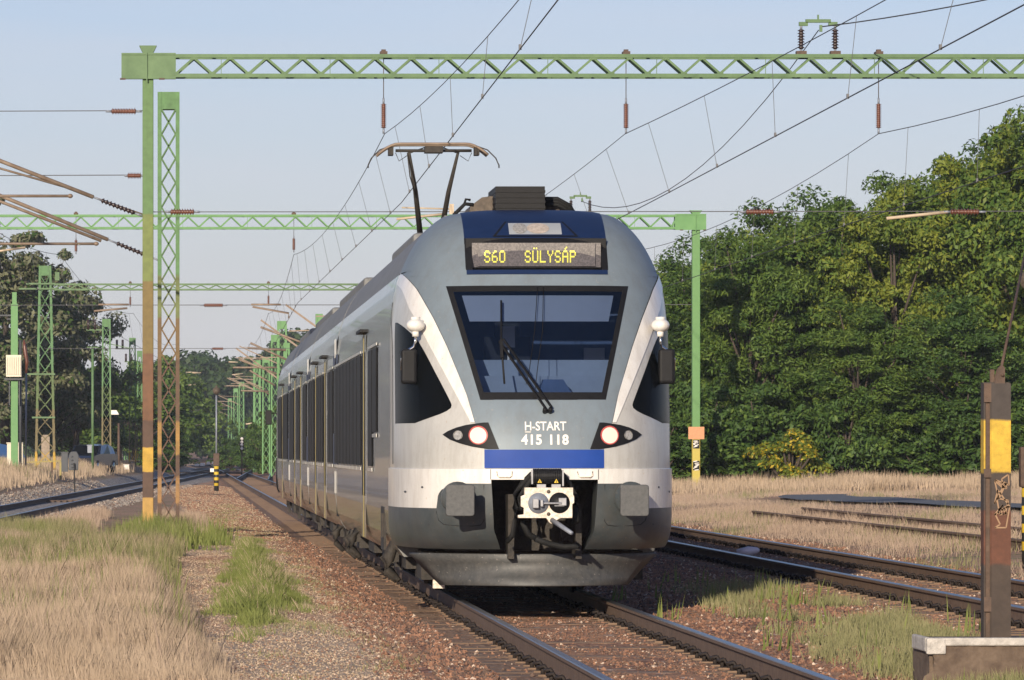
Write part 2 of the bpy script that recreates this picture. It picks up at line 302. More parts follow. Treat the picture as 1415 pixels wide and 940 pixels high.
# ------------------------------------------------------------------ terrain
TX = 3.63           # our track centre
RX, RZ = 8.23, 0.15 # second track
TXB, TZB = 12.47, 0.22
def leftc(D): return -4.25 + 0.0268*(D-136)
def hnoise(x, y):
    return 0.5*math.sin(x*1.7+1.3*math.sin(y*0.31))*math.cos(y*0.23+x*0.4)+0.3*math.sin(x*3.9+y*0.9)+0.2*math.sin(y*1.7-x*2.2)
def ground(x, y):
    base = lin([(-60, 0.2), (-6, -0.05), (-1.5, -0.02), (0.9, -0.06), (1.9, -0.14), (2.3, -0.1795), (3.1, -0.1795), (3.3, -0.176), (3.96, -0.176), (4.15, -0.1795), (4.95, -0.1795), (5.5, -0.10), (6.3, -0.05),
                (6.85, -0.04), (9.6, -0.03), (10.4, 0.08), (11.5, 0.13), (14, 0.22), (17, 0.32), (60, 0.5)], x)
    lc = leftc(y)
    if y < 420:
        t = min(1, max(0, (lc-1.6-x)/3.0)); r = min(1, max(0, (y-110)/90.0)); base += 0.72*t*r
    if abs(x-lc) < 2.0 and y < 330 and x < 1.6: 
        k = min(1, (2.0-abs(x-lc))/0.5); base = base*(1-k)+(-0.13)*k
    amp = 0.035
    if 1.9 < x < 5.3 or 6.8 < x < 9.6 or abs(x-lc) < 1.7: return base + 0.004*math.sin(x*23+y*1.9)*math.sin(y*5.1+x*7)
    if y > 500: amp = 0
    return base + amp*hnoise(x, y)
def build_ground():
    xs = list(np.concatenate([np.linspace(-3000, -80, 12), np.linspace(-60, -12, 12), np.arange(-11, -3, 0.4), np.arange(-3, 10.6, 0.12), np.arange(10.8, 30, 0.5), np.linspace(33, 90, 10), np.linspace(130, 3000, 12)]))
    ys = list(np.concatenate([np.linspace(-400, 20, 8), np.arange(25, 130, 0.5), np.arange(130, 460, 3), np.linspace(470, 1200, 12), np.linspace(1500, 8000, 8)]))
    vs = [(x, y, ground(x, y)) for y in ys for x in xs]; nx = len(xs)
    fs = [(j*nx+i, j*nx+i+1, (j+1)*nx+i+1, (j+1)*nx+i) for j in range(len(ys)-1) for i in range(nx-1)]
    mb = MB(); mb.add(vs, fs, 0, True)
    m = bpy.data.materials.new('station_ground'); m.use_nodes = True; N = m.node_tree.nodes; L = m.node_tree.links
    b = N['Principled BSDF']; b.inputs['Roughness'].default_value = 0.95; b.inputs['Specular IOR Level'].default_value = 0.2
    tc = N.new('ShaderNodeTexCoord'); sp = N.new('ShaderNodeSeparateXYZ'); L.new(tc.outputs['Object'], sp.inputs[0])
    def noise(s, d=5, r=0.6, st=(1, 1, 1)):
        mp = N.new('ShaderNodeMapping'); mp.inputs['Scale'].default_value = st; L.new(tc.outputs['Object'], mp.inputs[0])
        n = N.new('ShaderNodeTexNoise'); n.inputs['Scale'].default_value = s; n.inputs['Detail'].default_value = d; n.inputs['Roughness'].default_value = r
        L.new(mp.outputs[0], n.inputs[0]); return n.outputs[0]
    def mathn(op, a, bb, c=None):
        q = N.new('ShaderNodeMath'); q.operation = op
        for i, v in enumerate((a, bb, c)):
            if v is None: continue
            if isinstance(v, (int, float)): q.inputs[i].default_value = v
            else: L.new(v, q.inputs[i])
        return q.outputs[0]
    def rng(v, a, bb):
        q = N.new('ShaderNodeMapRange'); q.inputs[1].default_value = a; q.inputs[2].default_value = bb; L.new(v, q.inputs[0]); return q.outputs[0]
    def mix(f, c1, c2):
        q = N.new('ShaderNodeMix'); q.data_type = 'RGBA'
        if isinstance(f, (int, float)): q.inputs[0].default_value = f
        else: L.new(f, q.inputs[0])
        for i, c in ((6, c1), (7, c2)):
            if isinstance(c, tuple): q.inputs[i].default_value = (*c, 1)
            else: L.new(c, q.inputs[i])
        return q.outputs[2]
    def sock(v): return v
    x = sp.outputs['X']; y = sp.outputs['Y']
    wob = mathn('MULTIPLY_ADD', noise(0.9, 6, 0.7, (1, 0.25, 1)), 1.6, -0.8)
    xw = mathn('ADD', x, wob)
    fine = rng(noise(26, 4, 0.7, (1, 0.35, 1)), 0.38, 0.62)
    vor = N.new('ShaderNodeTexVoronoi'); vor.inputs['Scale'].default_value = 17
    mpv = N.new('ShaderNodeMapping'); mpv.inputs['Scale'].default_value = (1, 0.45, 1); L.new(tc.outputs['Object'], mpv.inputs[0]); L.new(mpv.outputs[0], vor.inputs[0])
    vs2 = N.new('ShaderNodeSeparateXYZ'); L.new(vor.outputs['Color'], vs2.inputs[0])
    ballast = mix(rng(vs2.outputs[0], 0.2, 0.95), (0.13, 0.062, 0.04), (0.40, 0.20, 0.125))
    ballast = mix(rng(noise(0.8, 4, 0.6, (1, 0.3, 1)), 0.42, 0.6), ballast, mix(fine, (0.33, 0.17, 0.095), (0.56, 0.31, 0.175)))
    ballast = mix(mathn('GREATER_THAN', vs2.outputs[1], 0.965), ballast, (0.62, 0.50, 0.40))
    dusty = mix(fine, (0.20, 0.13, 0.08), (0.28, 0.185, 0.12))
    path = mix(fine, (0.36, 0.255, 0.165), (0.60, 0.45, 0.31))
    reddirt = mix(fine, (0.38, 0.19, 0.11), (0.54, 0.29, 0.17))
    path = mix(rng(noise(0.35, 3, 0.6, (1, 0.15, 1)), 0.48, 0.6), path, reddirt)
    grey = mix(rng(vs2.outputs[0], 0.1, 0.9), (0.14, 0.12, 0.105), (0.48, 0.43, 0.38))
    soil = mix(fine, (0.30, 0.185, 0.12), (0.46, 0.30, 0.20))
    soil = mix(rng(noise(1.3, 5), 0.5, 0.62), soil, (0.17, 0.18, 0.075))
    # soil by default, the gravel path, the ballast beside and between the tracks
    c = soil
    inpath = mathn('MULTIPLY', rng(xw, -0.15, 0.15), rng(xw, 6.8, 6.4)); c = mix(inpath, c, path)
    inb = mathn('MULTIPLY', rng(xw, 1.4, 1.75), rng(xw, 10.2, 9.6)); c = mix(inb, c, ballast)
    ind = mathn('MULTIPLY', rng(mathn('MULTIPLY_ADD', wob, 0.12, x), 2.05, 2.2), rng(x, 5.0, 4.9)); ctr = mathn('MULTIPLY', rng(x, 3.0, 3.35), rng(x, 4.25, 3.9)); c = mix(mathn('MULTIPLY', mathn('SUBTRACT', ind, mathn('MULTIPLY', ctr, 0.75)), 0.8), c, dusty)
    # left diverging track ballast
    lx = mathn('SUBTRACT', x, mathn('MULTIPLY_ADD', y, 0.0268, -4.25-0.0268*136)); la = mathn('ABSOLUTE', mathn('MULTIPLY_ADD', wob, 0.35, lx), 0)
    inl = mathn('MULTIPLY', rng(la, 2.5, 2.1), rng(x, 2.0, 1.6)); c = mix(inl, c, grey)
    L.new(c, b.inputs['Base Color'])
    bn = N.new('ShaderNodeBump'); bn.inputs['Strength'].default_value = 0.7; bn.inputs['Distance'].default_value = 0.03
    L.new(vor.outputs['Distance'], bn.inputs['Height']); L.new(bn.outputs[0], b.inputs['Normal'])
    o = mb.build('ground', m); tag(o, kind='structure'); return o
build_ground()

# asphalt road behind the grass on the right
rb = MB(); rp = []
for D in np.arange(60, 136, 2):
    xx = lin([(60, 21.6), (90, 17.9), (110, 16.4), (124, 15.4), (131, 15.3), (136, 16.4), (141, 19.6), (146, 26)], D); rp.append((xx, D))
vs = []; 
for (xx, D) in rp: vs += [(xx, D, ground(xx, D)+0.06), (xx+1.7, D, ground(xx+1.7, D)+0.06)]
rb.add(vs, [(2*i, 2*i+1, 2*i+3, 2*i+2) for i in range(len(rp)-1)])
tag(rb.build('road', mat('asphalt', (0.115, 0.12, 0.128), 0.85, 0, 0.15, 5)), kind='structure')

# ------------------------------------------------------------------ tracks
RAILP = [(-0.07, 0), (0.07, 0), (0.07, 0.012), (0.012, 0.03), (0.010, 0.125), (0.036, 0.14), (0.036, 0.165), (0.030, 0.172), (-0.030, 0.172), (-0.036, 0.165), (-0.036, 0.14), (-0.010, 0.125), (-0.012, 0.03), (-0.07, 0.012)]
def rail_mesh(path, zt):
    mb = MB(); n = len(RAILP); vs = []
    for i, (x, y) in enumerate(path):
        for (a, b) in RAILP: vs.append((x+a, y, zt-0.172+b))
    for i in range(len(path)-1):
        for k in range(n):
            mb_i = 1 if k in (6, 7, 8) else 0
            mb.add([vs[i*n+k], vs[i*n+(k+1) % n], vs[(i+1)*n+(k+1) % n], vs[(i+1)*n+k]], [(0, 1, 2, 3)], mb_i)
    return mb
def sleeper_mesh():
    mb = MB(); mb.box((0, 0, -0.085), (2.5, 0.26, 0.16), 0)
    for s in (-0.75, 0.75):
        mb.box((s, 0, -0.004), (0.34, 0.17, 0.02), 0)
        for t in (-1, 1):
            x = s+t*0.13
            mb.tube([(x-0.05*t, -0.06, 0.0), (x-.01*t, -0.065, 0.072), (x+0.03*t, -0.02, 0.06), (x+0.03*t, 0.03, 0.06), (x-.01*t, 0.065, 0.072), (x-0.05*t, 0.06, 0.0)], 0.015, 5, 1)
            mb.tube([(x, 0, 0), (x, 0, 0.075)], 0.017, 6, 1)
    return mb
SLM = sleeper_mesh()
def track(cx, zt, y0, y1, label, first=None, dirty=False, step=0.6, cxf=None, nind=100, top='railtop', slp=True):
    t = thing('railway_track', label, 'railway track', (cx, y0, 0)); t['kind'] = 'structure'
    cf = cxf or (lambda D: cx)
    ys = list(np.arange(y0, y1+0.1, 12))
    for s in (-0.753, 0.753):
        rail_mesh([(cf(y)+s, y) for y in ys], zt).build('rail', [M['railside'], M[top]], t)
    if not slp: return t
    o = SLM.build('sleeper', [M['sleeper'], M['clip']], None, Vector((0, 0, 0)))
    o.parent = t; n = int((y1-y0)/step)
    rest = MB()
    for k in range(n):
        y = y0+0.3+k*step
        p = (cf(y)-cx, y-y0, zt-0.172)
        if k == 0: o.location = p; continue
        if k < nind:
            c = o.copy(); COL.objects.link(c); c.parent = t; c.location = (p[0]+random.uniform(-.02, .02), p[1], p[2]+random.uniform(-.006, .006)); c.rotation_euler = (0, 0, random.uniform(-.012, .012))
        elif y < 330: rest.box((cf(y), y, zt-0.172-0.08), (2.5, 0.26, 0.16))
    if rest.v:
        r = rest.build('sleepers', [M['sleeper']], t); r['kind'] = 'stuff'
    return t
track(TX, 0.0, 30, 640, 'railway track the train stands on, with brown sleepers and shiny rail heads')
track(RX, RZ, 40, 640, 'rusty brown railway track right of the train beside the dry grass', top='railtop')
track(leftc(90), 0.03, 60, 410, 'left hand track curving away behind the green post', cxf=leftc, nind=60)
# disused rails sunk in the grass
dt = thing('disused_track', 'rusty disused rails half buried in dry grass beyond the second track', 'railway track', (TXB, 60, 0)); dt['kind'] = 'structure'
for s in (-0.75, 0.75):
    mb = MB(); a = 92 if s < 0 else 93; e = 64 if s < 0 else 60
    mb = rail_mesh([(TXB+s, y) for y in np.arange(e, a+16, 4)], ground(TXB+s, 75)+0.15); mb.build('rail', [M['railside'], M['railside']], dt)
# far turnout rails
ft = thing('turnout', 'far railway turnout crossing between the tracks behind the striped pole', 'railway turnout', (1, 330, 0)); ft['kind'] = 'structure'
for (xa, ya, xb, yb) in ((-9, 300, 4.4, 450), (-7.5, 300, 5.4, 445), (4.4, 260, 7.5, 420), (2.9, 270, 6.2, 430), (-14, 330, 3.0, 520), (-12.5, 330, 4.0, 516)):
    rail_mesh([(xa+(xb-xa)*t, ya+(yb-ya)*t) for t in np.linspace(0, 1, 12)], 0.04).build('rail', [M['railside'], M['railtop']], ft)
mb = MB(); mb.box((-0.6, 330, 0.03), (9, 1.2, 0.1)); mb.build('dark_timber', M['clip'], ft)
for (px, py, D, wd) in ((272, 642, 370, .9), (280, 642, 370, .9), (288, 640, 385, .7), (295, 640, 385, .7), (294, 650, 290, .8)):
    c = at(px, py, D); mb = MB(); mb.box((c.x, c.y, max(c.z, .12)), (wd*0.38, 0.3, 0.22))
    tag(bevel(mb.build('point_marker', M['pipewhite'], None, Vector((c.x, c.y, 0))), 0.03), 'small white painted block on the ground by the far turnout', 'marker', 'white blocks at the far turnout')

# ------------------------------------------------------------------ the train
YC = [(.40, 51.6), (.5, 51.2), (.65, 50.90), (.9, 50.76), (1.36, 50.74), (1.7, 50.78), (2.05, 50.92), (3.22, 51.65), (3.72, 52.03), (3.9, 52.33), (4.03, 52.72), (4.06, 53.05), (4.07, 53.4)]
WW = [(.40, 1.28), (.5, 1.35), (.65, 1.42), (.9, 1.44), (2.6, 1.44), (2.9, 1.43), (3.22, 1.39), (3.53, 1.28), (3.79, 1.125), (3.97, .93), (4.03, .76), (4.06, .5), (4.07, .30)]
YF = 53.4; PW = 3.0
MID = (53.4+117.2)/2
def yc(z): return interp(YC, z)
def ww(z): return interp(WW, z)
def sbase(x, z):
    w_ = ww(z); u = min(1.0, abs(x)/w_); y0 = yc(z)
    return Vector((max(-w_, min(w_, x)), y0+(YF-y0)*(1-(1-u**PW)**(1/PW)), z))
def surf(x, z, off=0.0):
    p = sbase(x, z)
    if off == 0: q = p
    else:
        e = 0.004; w_ = ww(z); s = 1 if x >= 0 else -1
        x1 = max(-w_*0.9999, min(w_*0.9999, x)); a = sbase(x1+(-s)*e, z); b_ = sbase(x1, z)
        tx = (a-b_)*(-s); tz = sbase(x1*ww(min(z+e, 4.069))/w_, min(z+e, 4.069))-sbase(x1*ww(z-e)/w_, z-e)
        n = tx.cross(tz)
        if n.y > 0: n = -n
        if n.length < 1e-9: n = Vector((0, -1, 0))
        n.normalize(); q = p+n*off
    return Vector((q.x+TX, q.y, q.z))
def strip(mb, z0, z1, xl, xr, nx=14, off=0.0, mi=0, dz=0.03, ease=None):
    nz = max(1, int(round((z1-z0)/dz))); vs = []
    for j in range(nz+1):
        z = z0+(z1-z0)*j/nz
        a = xl(z) if callable(xl) else xl; b_ = xr(z) if callable(xr) else xr
        for i in range(nx+1):
            t = i/nx
            if ease == 'r': t = math.sin(t*math.pi/2)
            elif ease == 'l': t = 1-math.cos(t*math.pi/2)
            elif ease == 'b': t = (1-math.cos(t*math.pi))/2
            vs.append(surf(a+(b_-a)*t, z, off))
    mb.add(vs, [(j*(nx+1)+i, j*(nx+1)+i+1, (j+1)*(nx+1)+i+1, (j+1)*(nx+1)+i) for j in range(nz) for i in range(nx)], mi, True)
def sym(mb, z0, z1, xi, xo, **k):    # both sides, xi<xo
    fi = xi if callable(xi) else (lambda z: xi); fo = xo if callable(xo) else (lambda z: xo)
    k2 = dict(k)
    strip(mb, z0, z1, fi, fo, **k)
    if k.get('ease') == 'r': k2['ease'] = 'l'
    strip(mb, z0, z1, lambda z: -fo(z), lambda z: -fi(z), **k2)
TR = thing('passenger_train', 'silver, white and blue-grey electric passenger train with lit headlamps standing on the middle track', 'train', (TX, MID, 0))
g_ = lambda z: lin([(1.36, .59), (1.55, .60), (1.83, .69), (2.1, .76), (2.59, .935), (2.89, 1.06), (3.2, 1.21), (3.4, 1.345)], z)
pw_ = lambda z: min(ww(z)*0.999, g_(z) + lin([(1.83, .04), (2.1, .10), (2.6, .16), (3.0, .17), (3.4, .09)], z))
ws_ = lambda z: lin([(2.05, .63), (3.22, .93)], z)
sw_ = lambda z: interp([(1.82, 1.26), (1.86, 1.16), (1.92, 1.0), (1.965, .925), (2.0, .912), (2.05, .93), (2.3, 1.045), (2.67, 1.222), (2.80, 1.33), (2.87, 1.40)], z)
sl_ = lambda z: ww(z)*0.987
front = []
def fin(mb, name, m, parent=TR, label=None, nose=True):
    o = mb.build(name, m, parent)
    if label: o['label'] = label
    if nose and parent == TR: front.append(o)
    return o
# bumper shell, open in the middle for the coupler
opn = lambda z: lin([(.40, .38), (.55, .42), (.75, .50), (1.25, .53)], z)
xg_ = lambda z: lin([(.96, 1.05), (1.10, 1.035), (1.15, 1.0), (1.19, .93), (1.21, .86)], z)
mb = MB(); sym(mb, .56, .96, opn, ww, nx=30, off=.018, ease='r'); sym(mb, .96, 1.21, opn, xg_, nx=10, off=.018)
# inner lips of the opening
for s in (-1, 1):
    vs = []
    for j in range(20):
        z = .56+.66*j/19; p = surf(s*opn(z), z, .018); vs += [p, p+Vector((0, .55, 0))]
    mb.add(vs, [(2*i, 2*i+1, 2*i+3, 2*i+2) for i in range(19)], 0, True)
# underside lip
for s in (-1, 1):
    vs = []
    for j in range(16):
        x = s*(.40+(1.27-.40)*math.sin(j/15*math.pi/2)); p = surf(x, .56, .018); vs += [p, Vector((p.x-s*.1, p.y+.35, .54))]
    mb.add(vs, [(2*i, 2*i+1, 2*i+3, 2*i+2) for i in range(15)], 0, True)
fin(mb, 'lower_bumper', M['bumpergrey'])
mb = MB(); sym(mb, .96, 1.21, xg_, ww, nx=26, off=.019, ease='r'); sym(mb, 1.21, 1.25, .53, ww, nx=26, off=.019, ease='r'); strip(mb, 1.25, 1.355, lambda z: -ww(z), ww, nx=60, off=.019, ease='b')
vs = []
for i in range(61):
    u = -math.cos(math.pi*i/60); p = surf(u*ww(1.355), 1.355, .019); q = surf(u*ww(1.365), 1.365, -.01); vs += [p, q]
mb.add(vs, [(2*i, 2*i+1, 2*i+3, 2*i+2) for i in range(60)])
fin(mb, 'upper_bumper', M['white'])
mb = MB(); sym(mb, 1.36, 1.55, g_, ww, nx=26, ease='r'); sym(mb, 1.55, 1.82, g_, ww, nx=26, ease='r')
sym(mb, 1.82, 2.87, sl_, ww, nx=8, ease='r'); sym(mb, 2.87, 3.4, pw_, ww, nx=20, ease='r'); sym(mb, 1.82, 2.87, pw_, lambda z: max(sw_(z), pw_(z)), nx=12)
fin(mb, 'cab_side_panel', M['silver'])
for s in (-1, 1):
    mb = MB(); strip(mb, 1.82, 3.4, (lambda z: g_(z)) if s > 0 else (lambda z: -pw_(z)), (lambda z: pw_(z)) if s > 0 else (lambda z: -g_(z)), nx=8, off=.012); fin(mb, 'windscreen_pillar', M['white'], label='pale curved pillar')  # pillar coloured paler than the silver panels beside it
mb = MB(); sym(mb, 1.55, 1.56, 0, g_, nx=8); sym(mb, 1.55, 2.05, 0, g_, nx=14); sym(mb, 2.05, 3.22, ws_, g_, nx=10); sym(mb, 3.22, 3.34, 0, g_, nx=16)
sym(mb, 3.34, 3.4, .72, g_, nx=12); sym(mb, 3.4, 4.068, .73, ww, nx=20, ease='r'); fin(mb, 'cab_front_mask', M['maskgrey'])
mb = MB(); strip(mb, 1.365, 1.55, -.6, .6, nx=20, off=.003); fin(mb, 'blue_stripe', M['blue'])
for s in (-1, 1):
    wi = lambda z: max(sw_(z), pw_(z)+.002)
    mb = MB(); strip(mb, 1.82, 2.87, wi if s > 0 else (lambda z: -sl_(z)), sl_ if s > 0 else (lambda z: -wi(z)), nx=18, off=.002, ease='r' if s > 0 else 'l'); fin(mb, 'cab_side_window', M['dglass'])
mb = MB(); strip(mb, 3.72, 4.07, -.73, .73, nx=24, dz=.012); fin(mb, 'cab_crown', M['navy'], label='dark navy crown above the destination display')
def disc(mb, cx, cz, rx, rz, off, mi=0, n=24):
    c = surf(cx, cz, off+.004); vs = [c]+[surf(cx+rx*math.cos(2*math.pi*k/n), cz+rz*math.sin(2*math.pi*k/n), off) for k in range(n)]
    mb.add(vs, [(0, k+1, (k+1) % n+1) for k in range(n)], mi, True)
# seams and bolts
for s in (-1, 1):
    mb = MB(); mb.tube([surf(s*.535, z, .021) for z in (1.25, 1.29, 1.32, 1.352)], .003, 4); fin(mb, 'panel_seam', M['black'])
    mb = MB(); mb.tube([surf(s*1.434, z, .003) for z in np.linspace(1.40, 3.1, 12)], .004, 4); fin(mb, 'panel_seam', M['greybox'])
    mb = MB(); mb.tube([surf(s*a, z, .0195) for a, z in ((.60, 1.20), (.60, .84), (.63, .80), (.70, .79), (.86, .79), (.98, .80), (1.03, .84), (1.05, .93))], .003, 4); fin(mb, 'panel_seam', M['black'])
    for a, z in ((1.18, 1.17), (1.33, 1.12), (.68, 1.17), (1.12, .80)):
        mb = MB(); disc(mb, s*a, z, .011, .011, .022, 0, 10); fin(mb, 'bolt_head', M['greybox'])
# destination display
mb = MB(); strip(mb, 3.66, 3.72, -.73, .73, nx=20, off=.006); strip(mb, 3.34, 3.385, -.72, .72, nx=20, off=.006, mi=1); sym(mb, 3.385, 3.66, .66, .725, nx=3, off=.006)
y1 = yc(3.34)+.30
mb.box2((TX-.72, y1, 3.36), (TX+.72, y1+.02, 3.72)); mb.box2((TX-.70, yc(3.5)+.05, 3.37), (TX+.70, y1, 3.38), 1)
dfr = fin(mb, 'display_frame', [M['black'], M['navy']])
mb = MB(); mb.box2((TX-.60, y1-.12, 3.43), (TX+.60, y1, 3.665)); mb.box2((TX-.66, y1-.09, 3.42), (TX+.66, y1-.02, 3.67)); dp = fin(mb, 'display_panel', M['ledback'], TR)
front.append(dp)
mb = MB(); strip(mb, 3.385, 3.66, -.66, .66, nx=12, off=.004); fin(mb, 'display_glass', M['cglass'])
FONT5 = {'S': "01110 10001 10000 01110 00001 10001 01110", '6': "00110 01000 10000 11110 10001 10001 01110", '0': "01110 10001 10001 10001 10001 10001 01110",
 'U': "10001 10001 10001 10001 10001 10001 01110", 'L': "10000 10000 10000 10000 10000 10000 11111", 'Y': "10001 10001 01010 00100 00100 00100 00100",
 'A': "01110 10001 10001 11111 10001 10001 10001", 'P': "11110 10001 10001 11110 10000 10000 10000"}
px_ = .0172; mb = MB(); yl = y1-.124
PX = .0122
def ledtext(txt, x0, zb, umlaut=(), acute=()):
    for i, ch in enumerate(txt):
        rows = FONT5[ch].split()
        ox = x0+i*PX*6.3
        for r, row in enumerate(rows):
            for c, b_ in enumerate(row):
                if b_ == '1': mb.box((ox+c*PX, yl, zb+(6-r)*px_*1.02), (PX*1.05, .004, px_*.95))
        if i in umlaut:
            for c in (1, 3): mb.box((ox+c*PX, yl, zb+8*px_*1.0), (PX*.95, .004, px_*.8))
        if i in acute:
            mb.box((ox+2*PX, yl, zb+7.7*px_), (PX*.95, .004, px_*.8)); mb.box((ox+3*PX, yl, zb+8.5*px_), (PX*.95, .004, px_*.8))
def xat(px, D): return (px-CX)*D/F
ledtext('S60', xat(670, y1-.12), 3.475); ledtext('SULYSAP', xat(726, y1-.12), 3.475, (1,), (5,))
fin(mb, 'display_text', M['led'], dp)
# top lamp window
mb = MB()
strip(mb, 3.735, 3.90, lambda z: lin([(3.735, -.44), (3.90, -.30)], z), lambda z: lin([(3.735, .44), (3.90, .30)], z), nx=12, off=.007, mi=0)
strip(mb, 3.742, 3.893, lambda z: lin([(3.735, -.41), (3.90, -.275)], z), lambda z: lin([(3.735, .41), (3.90, .275)], z), nx=12, off=.011, mi=1)
strip(mb, 3.752, 3.875, -.27, .27, nx=8, off=.014, mi=2)
tl = fin(mb, 'top_lamp_window', [M['black'], M['navy'], M['blind']])
mb = MB(); disc(mb, -.155, 3.815, .075, .056, .018, 0); fin(mb, 'lamp_lens', M['lens'], tl)
mb = MB(); disc(mb, .03, 3.815, .115, .056, .018, 0); fin(mb, 'lamp_reflector', M['lamp_top'], tl)
# windscreen: frame, glass, cab behind
mb = MB()
t_ = .055
sym(mb, 2.05, 3.22, lambda z: ws_(z)-t_, ws_, nx=3, off=.006); strip(mb, 2.05, 2.05+.075, lambda z: -ws_(z)+t_, lambda z: ws_(z)-t_, nx=14, off=.006); strip(mb, 3.16, 3.22, lambda z: -ws_(z)+t_, lambda z: ws_(z)-t_, nx=14, off=.006)
wf = fin(mb, 'windscreen_frame', M['black'])
mb = MB(); strip(mb, 2.125, 3.16, lambda z: -ws_(z)+t_, lambda z: ws_(z)-t_, nx=18, off=.003); fin(mb, 'windscreen', M['glass'])
mb = MB()
mb.box2((TX-1.25, 53.3, 1.6), (TX+1.25, 53.36, 3.3)); mb.box2((TX-.85, 51.3, 1.62), (TX+.85, 53.3, 1.66)); mb.box2((TX-1.1, 52.2, 1.62), (TX+1.1, 53.3, 1.66))
for s in (-1, 1): mb.bar((TX+s*.98, 52.0, 2.45), (TX+s*1.15, 53.3, 2.45), .02, 1.5)
mb.box2((TX-.9, 52.3, 3.28), (TX+1.0, 53.3, 3.33))
fin(mb, 'cab_interior', M['cabdark'])
mb = MB(); mb.box2((TX-.80, 51.55, 1.95), (TX+.80, 52.0, 2.30)); mb.prism([(TX-.80, 2.30), (TX+.80, 2.30), (TX+.80, 2.47), (TX-.80, 2.47)], 51.95, 52.0); fin(bevel(mb.build('tmp', M['cabgrey']), .02) and mb, 'driver_desk', M['cabgrey'])
bpy.data.objects.remove(bpy.data.objects['tmp'])
mb = MB(); mb.prism([(TX-.02, 2.13), (TX+.30, 2.13), (TX+.22, 2.26), (TX+.02, 2.26)], 51.2, 51.4); fin(mb, 'instrument_binnacle', M['cabdark'])
mb = MB(); sym(mb, 2.88, 3.15, 0, lambda z: ws_(z)-.12, nx=8, off=-.05); fin(mb, 'sun_blind', M['blind'])
mb = MB(); mb.box((TX-.25, 52.5, 2.72), (.13, .04, .22)); mb.tube([(TX-.25, 52.5, 2.6), (TX-.25, 52.5, 2.45)], .012, 6); mb.ell((TX-.24, 52.48, 2.45), (.06, .06, .03)); mb.box((TX+.7, 53.27, 2.55), (.22, .02, .14)); fin(mb, 'cab_fittings', M['pipewhite'])
mb = MB(); mb.box((TX-.25, 52.75, 2.35), (.48, .14, .75)); mb.box((TX-.25, 52.75, 2.8), (.26, .1, .2)); fin(mb, 'driver_seat', M['black'])
# wiper
mb = MB(); pv = surf(.03, 1.93, .06)
elb = surf(-.40, 2.62, .07)
for d in (-.018, .022): mb.bar(pv+Vector((d+.02, 0, d)), elb+Vector((d, 0, d*.6)), .022, .018)
mb.tube([surf(-.385, 3.05, .03), surf(-.40, 2.62, .04), surf(-.385, 2.2, .03)], .010, 6)
mb.bar(elb+Vector((0, 0, 0)), surf(-.40, 2.45, .05), .03, .02)
for dx in (-.025, .03): mb.tube([surf(.03+dx, 1.925, .01), surf(.03+dx, 1.925, .085)], .022, 10)
fin(mb, 'wiper', M['black'])
mb = MB()
mb.tube([surf(-.01, 3.2, .012), surf(-.06, 2.75, .012), surf(-.13, 2.35, .012), surf(-.17, 2.2, .012)], .004, 5); mb.tube([surf(.05, 3.2, .012), surf(.02, 2.75, .012), surf(-.05, 2.35, .012), surf(-.08, 2.15, .012)], .004, 5)
fin(mb, 'washer_hose', M['black'])
# headlamp clusters
hl = lambda z: lin([(1.555, .455), (1.82, .556)], z)
ho = lambda z: lin([(1.555, .56), (1.575, .70), (1.61, .83), (1.65, .93), (1.70, 1.0), (1.735, .95), (1.77, .87), (1.80, .76), (1.82, .60)], z)
for s in (-1, 1):
    mb = MB()
    if s > 0: strip(mb, 1.555, 1.82, hl, ho, nx=12, off=.010, dz=.012)
    else: strip(mb, 1.555, 1.82, lambda z: -ho(z), lambda z: -hl(z), nx=12, off=.010, dz=.012)
    h = fin(mb, 'headlamp_cluster', M['black'])
    mb = MB(); disc(mb, s*.655, 1.693, .094, .094, .014); fin(mb, 'led_ring', M['lampring'], h)
    mb = MB(); disc(mb, s*.655, 1.69, .080, .080, .018); fin(mb, 'lit_lamp', M['lamp_on'], h)
    mb = MB(); disc(mb, s*.85, 1.693, .046, .046, .016); fin(mb, 'small_lamp', M['lens'], h)
    mb = MB(); mb.tube([surf(s*.85, 1.693, .012), surf(s*.85, 1.693, .022)], .052, 18, caps=False); fin(mb, 'lamp_bezel', M['greybox'], h)
# buffers
for s in (-1, 1):
    c = Vector((TX+s*.867, 50.40, 1.045)); mb = MB()
    r_ = .03; hw, hh = .143, .157
    poly = []
    for (qx, qz, a0) in ((1, 1, 0), (-1, 1, 90), (-1, -1, 180), (1, -1, 270)):
        for k in range(5): a = R(a0+k*22.5); poly.append((c.x+qx*(hw-r_)+r_*math.cos(a), c.z+qz*(hh-r_)+r_*math.sin(a)))
    mb.prism(poly, 50.36, 50.42); bf = bevel(fin(mb, 'buffer', M['padgrey']), .008)
    mb = MB(); mb.tube([(c.x, 50.42, c.z), (c.x, 50.9, c.z)], .095, 20); fin(mb, 'buffer_stem', M['black'], bf)
    mb = MB(); mb.tube([(c.x-s*0, 50.72, c.z+.02), (c.x, 50.95, c.z+.02)], .165, 24); fin(mb, 'buffer_housing', M['bumpergrey'], bf)
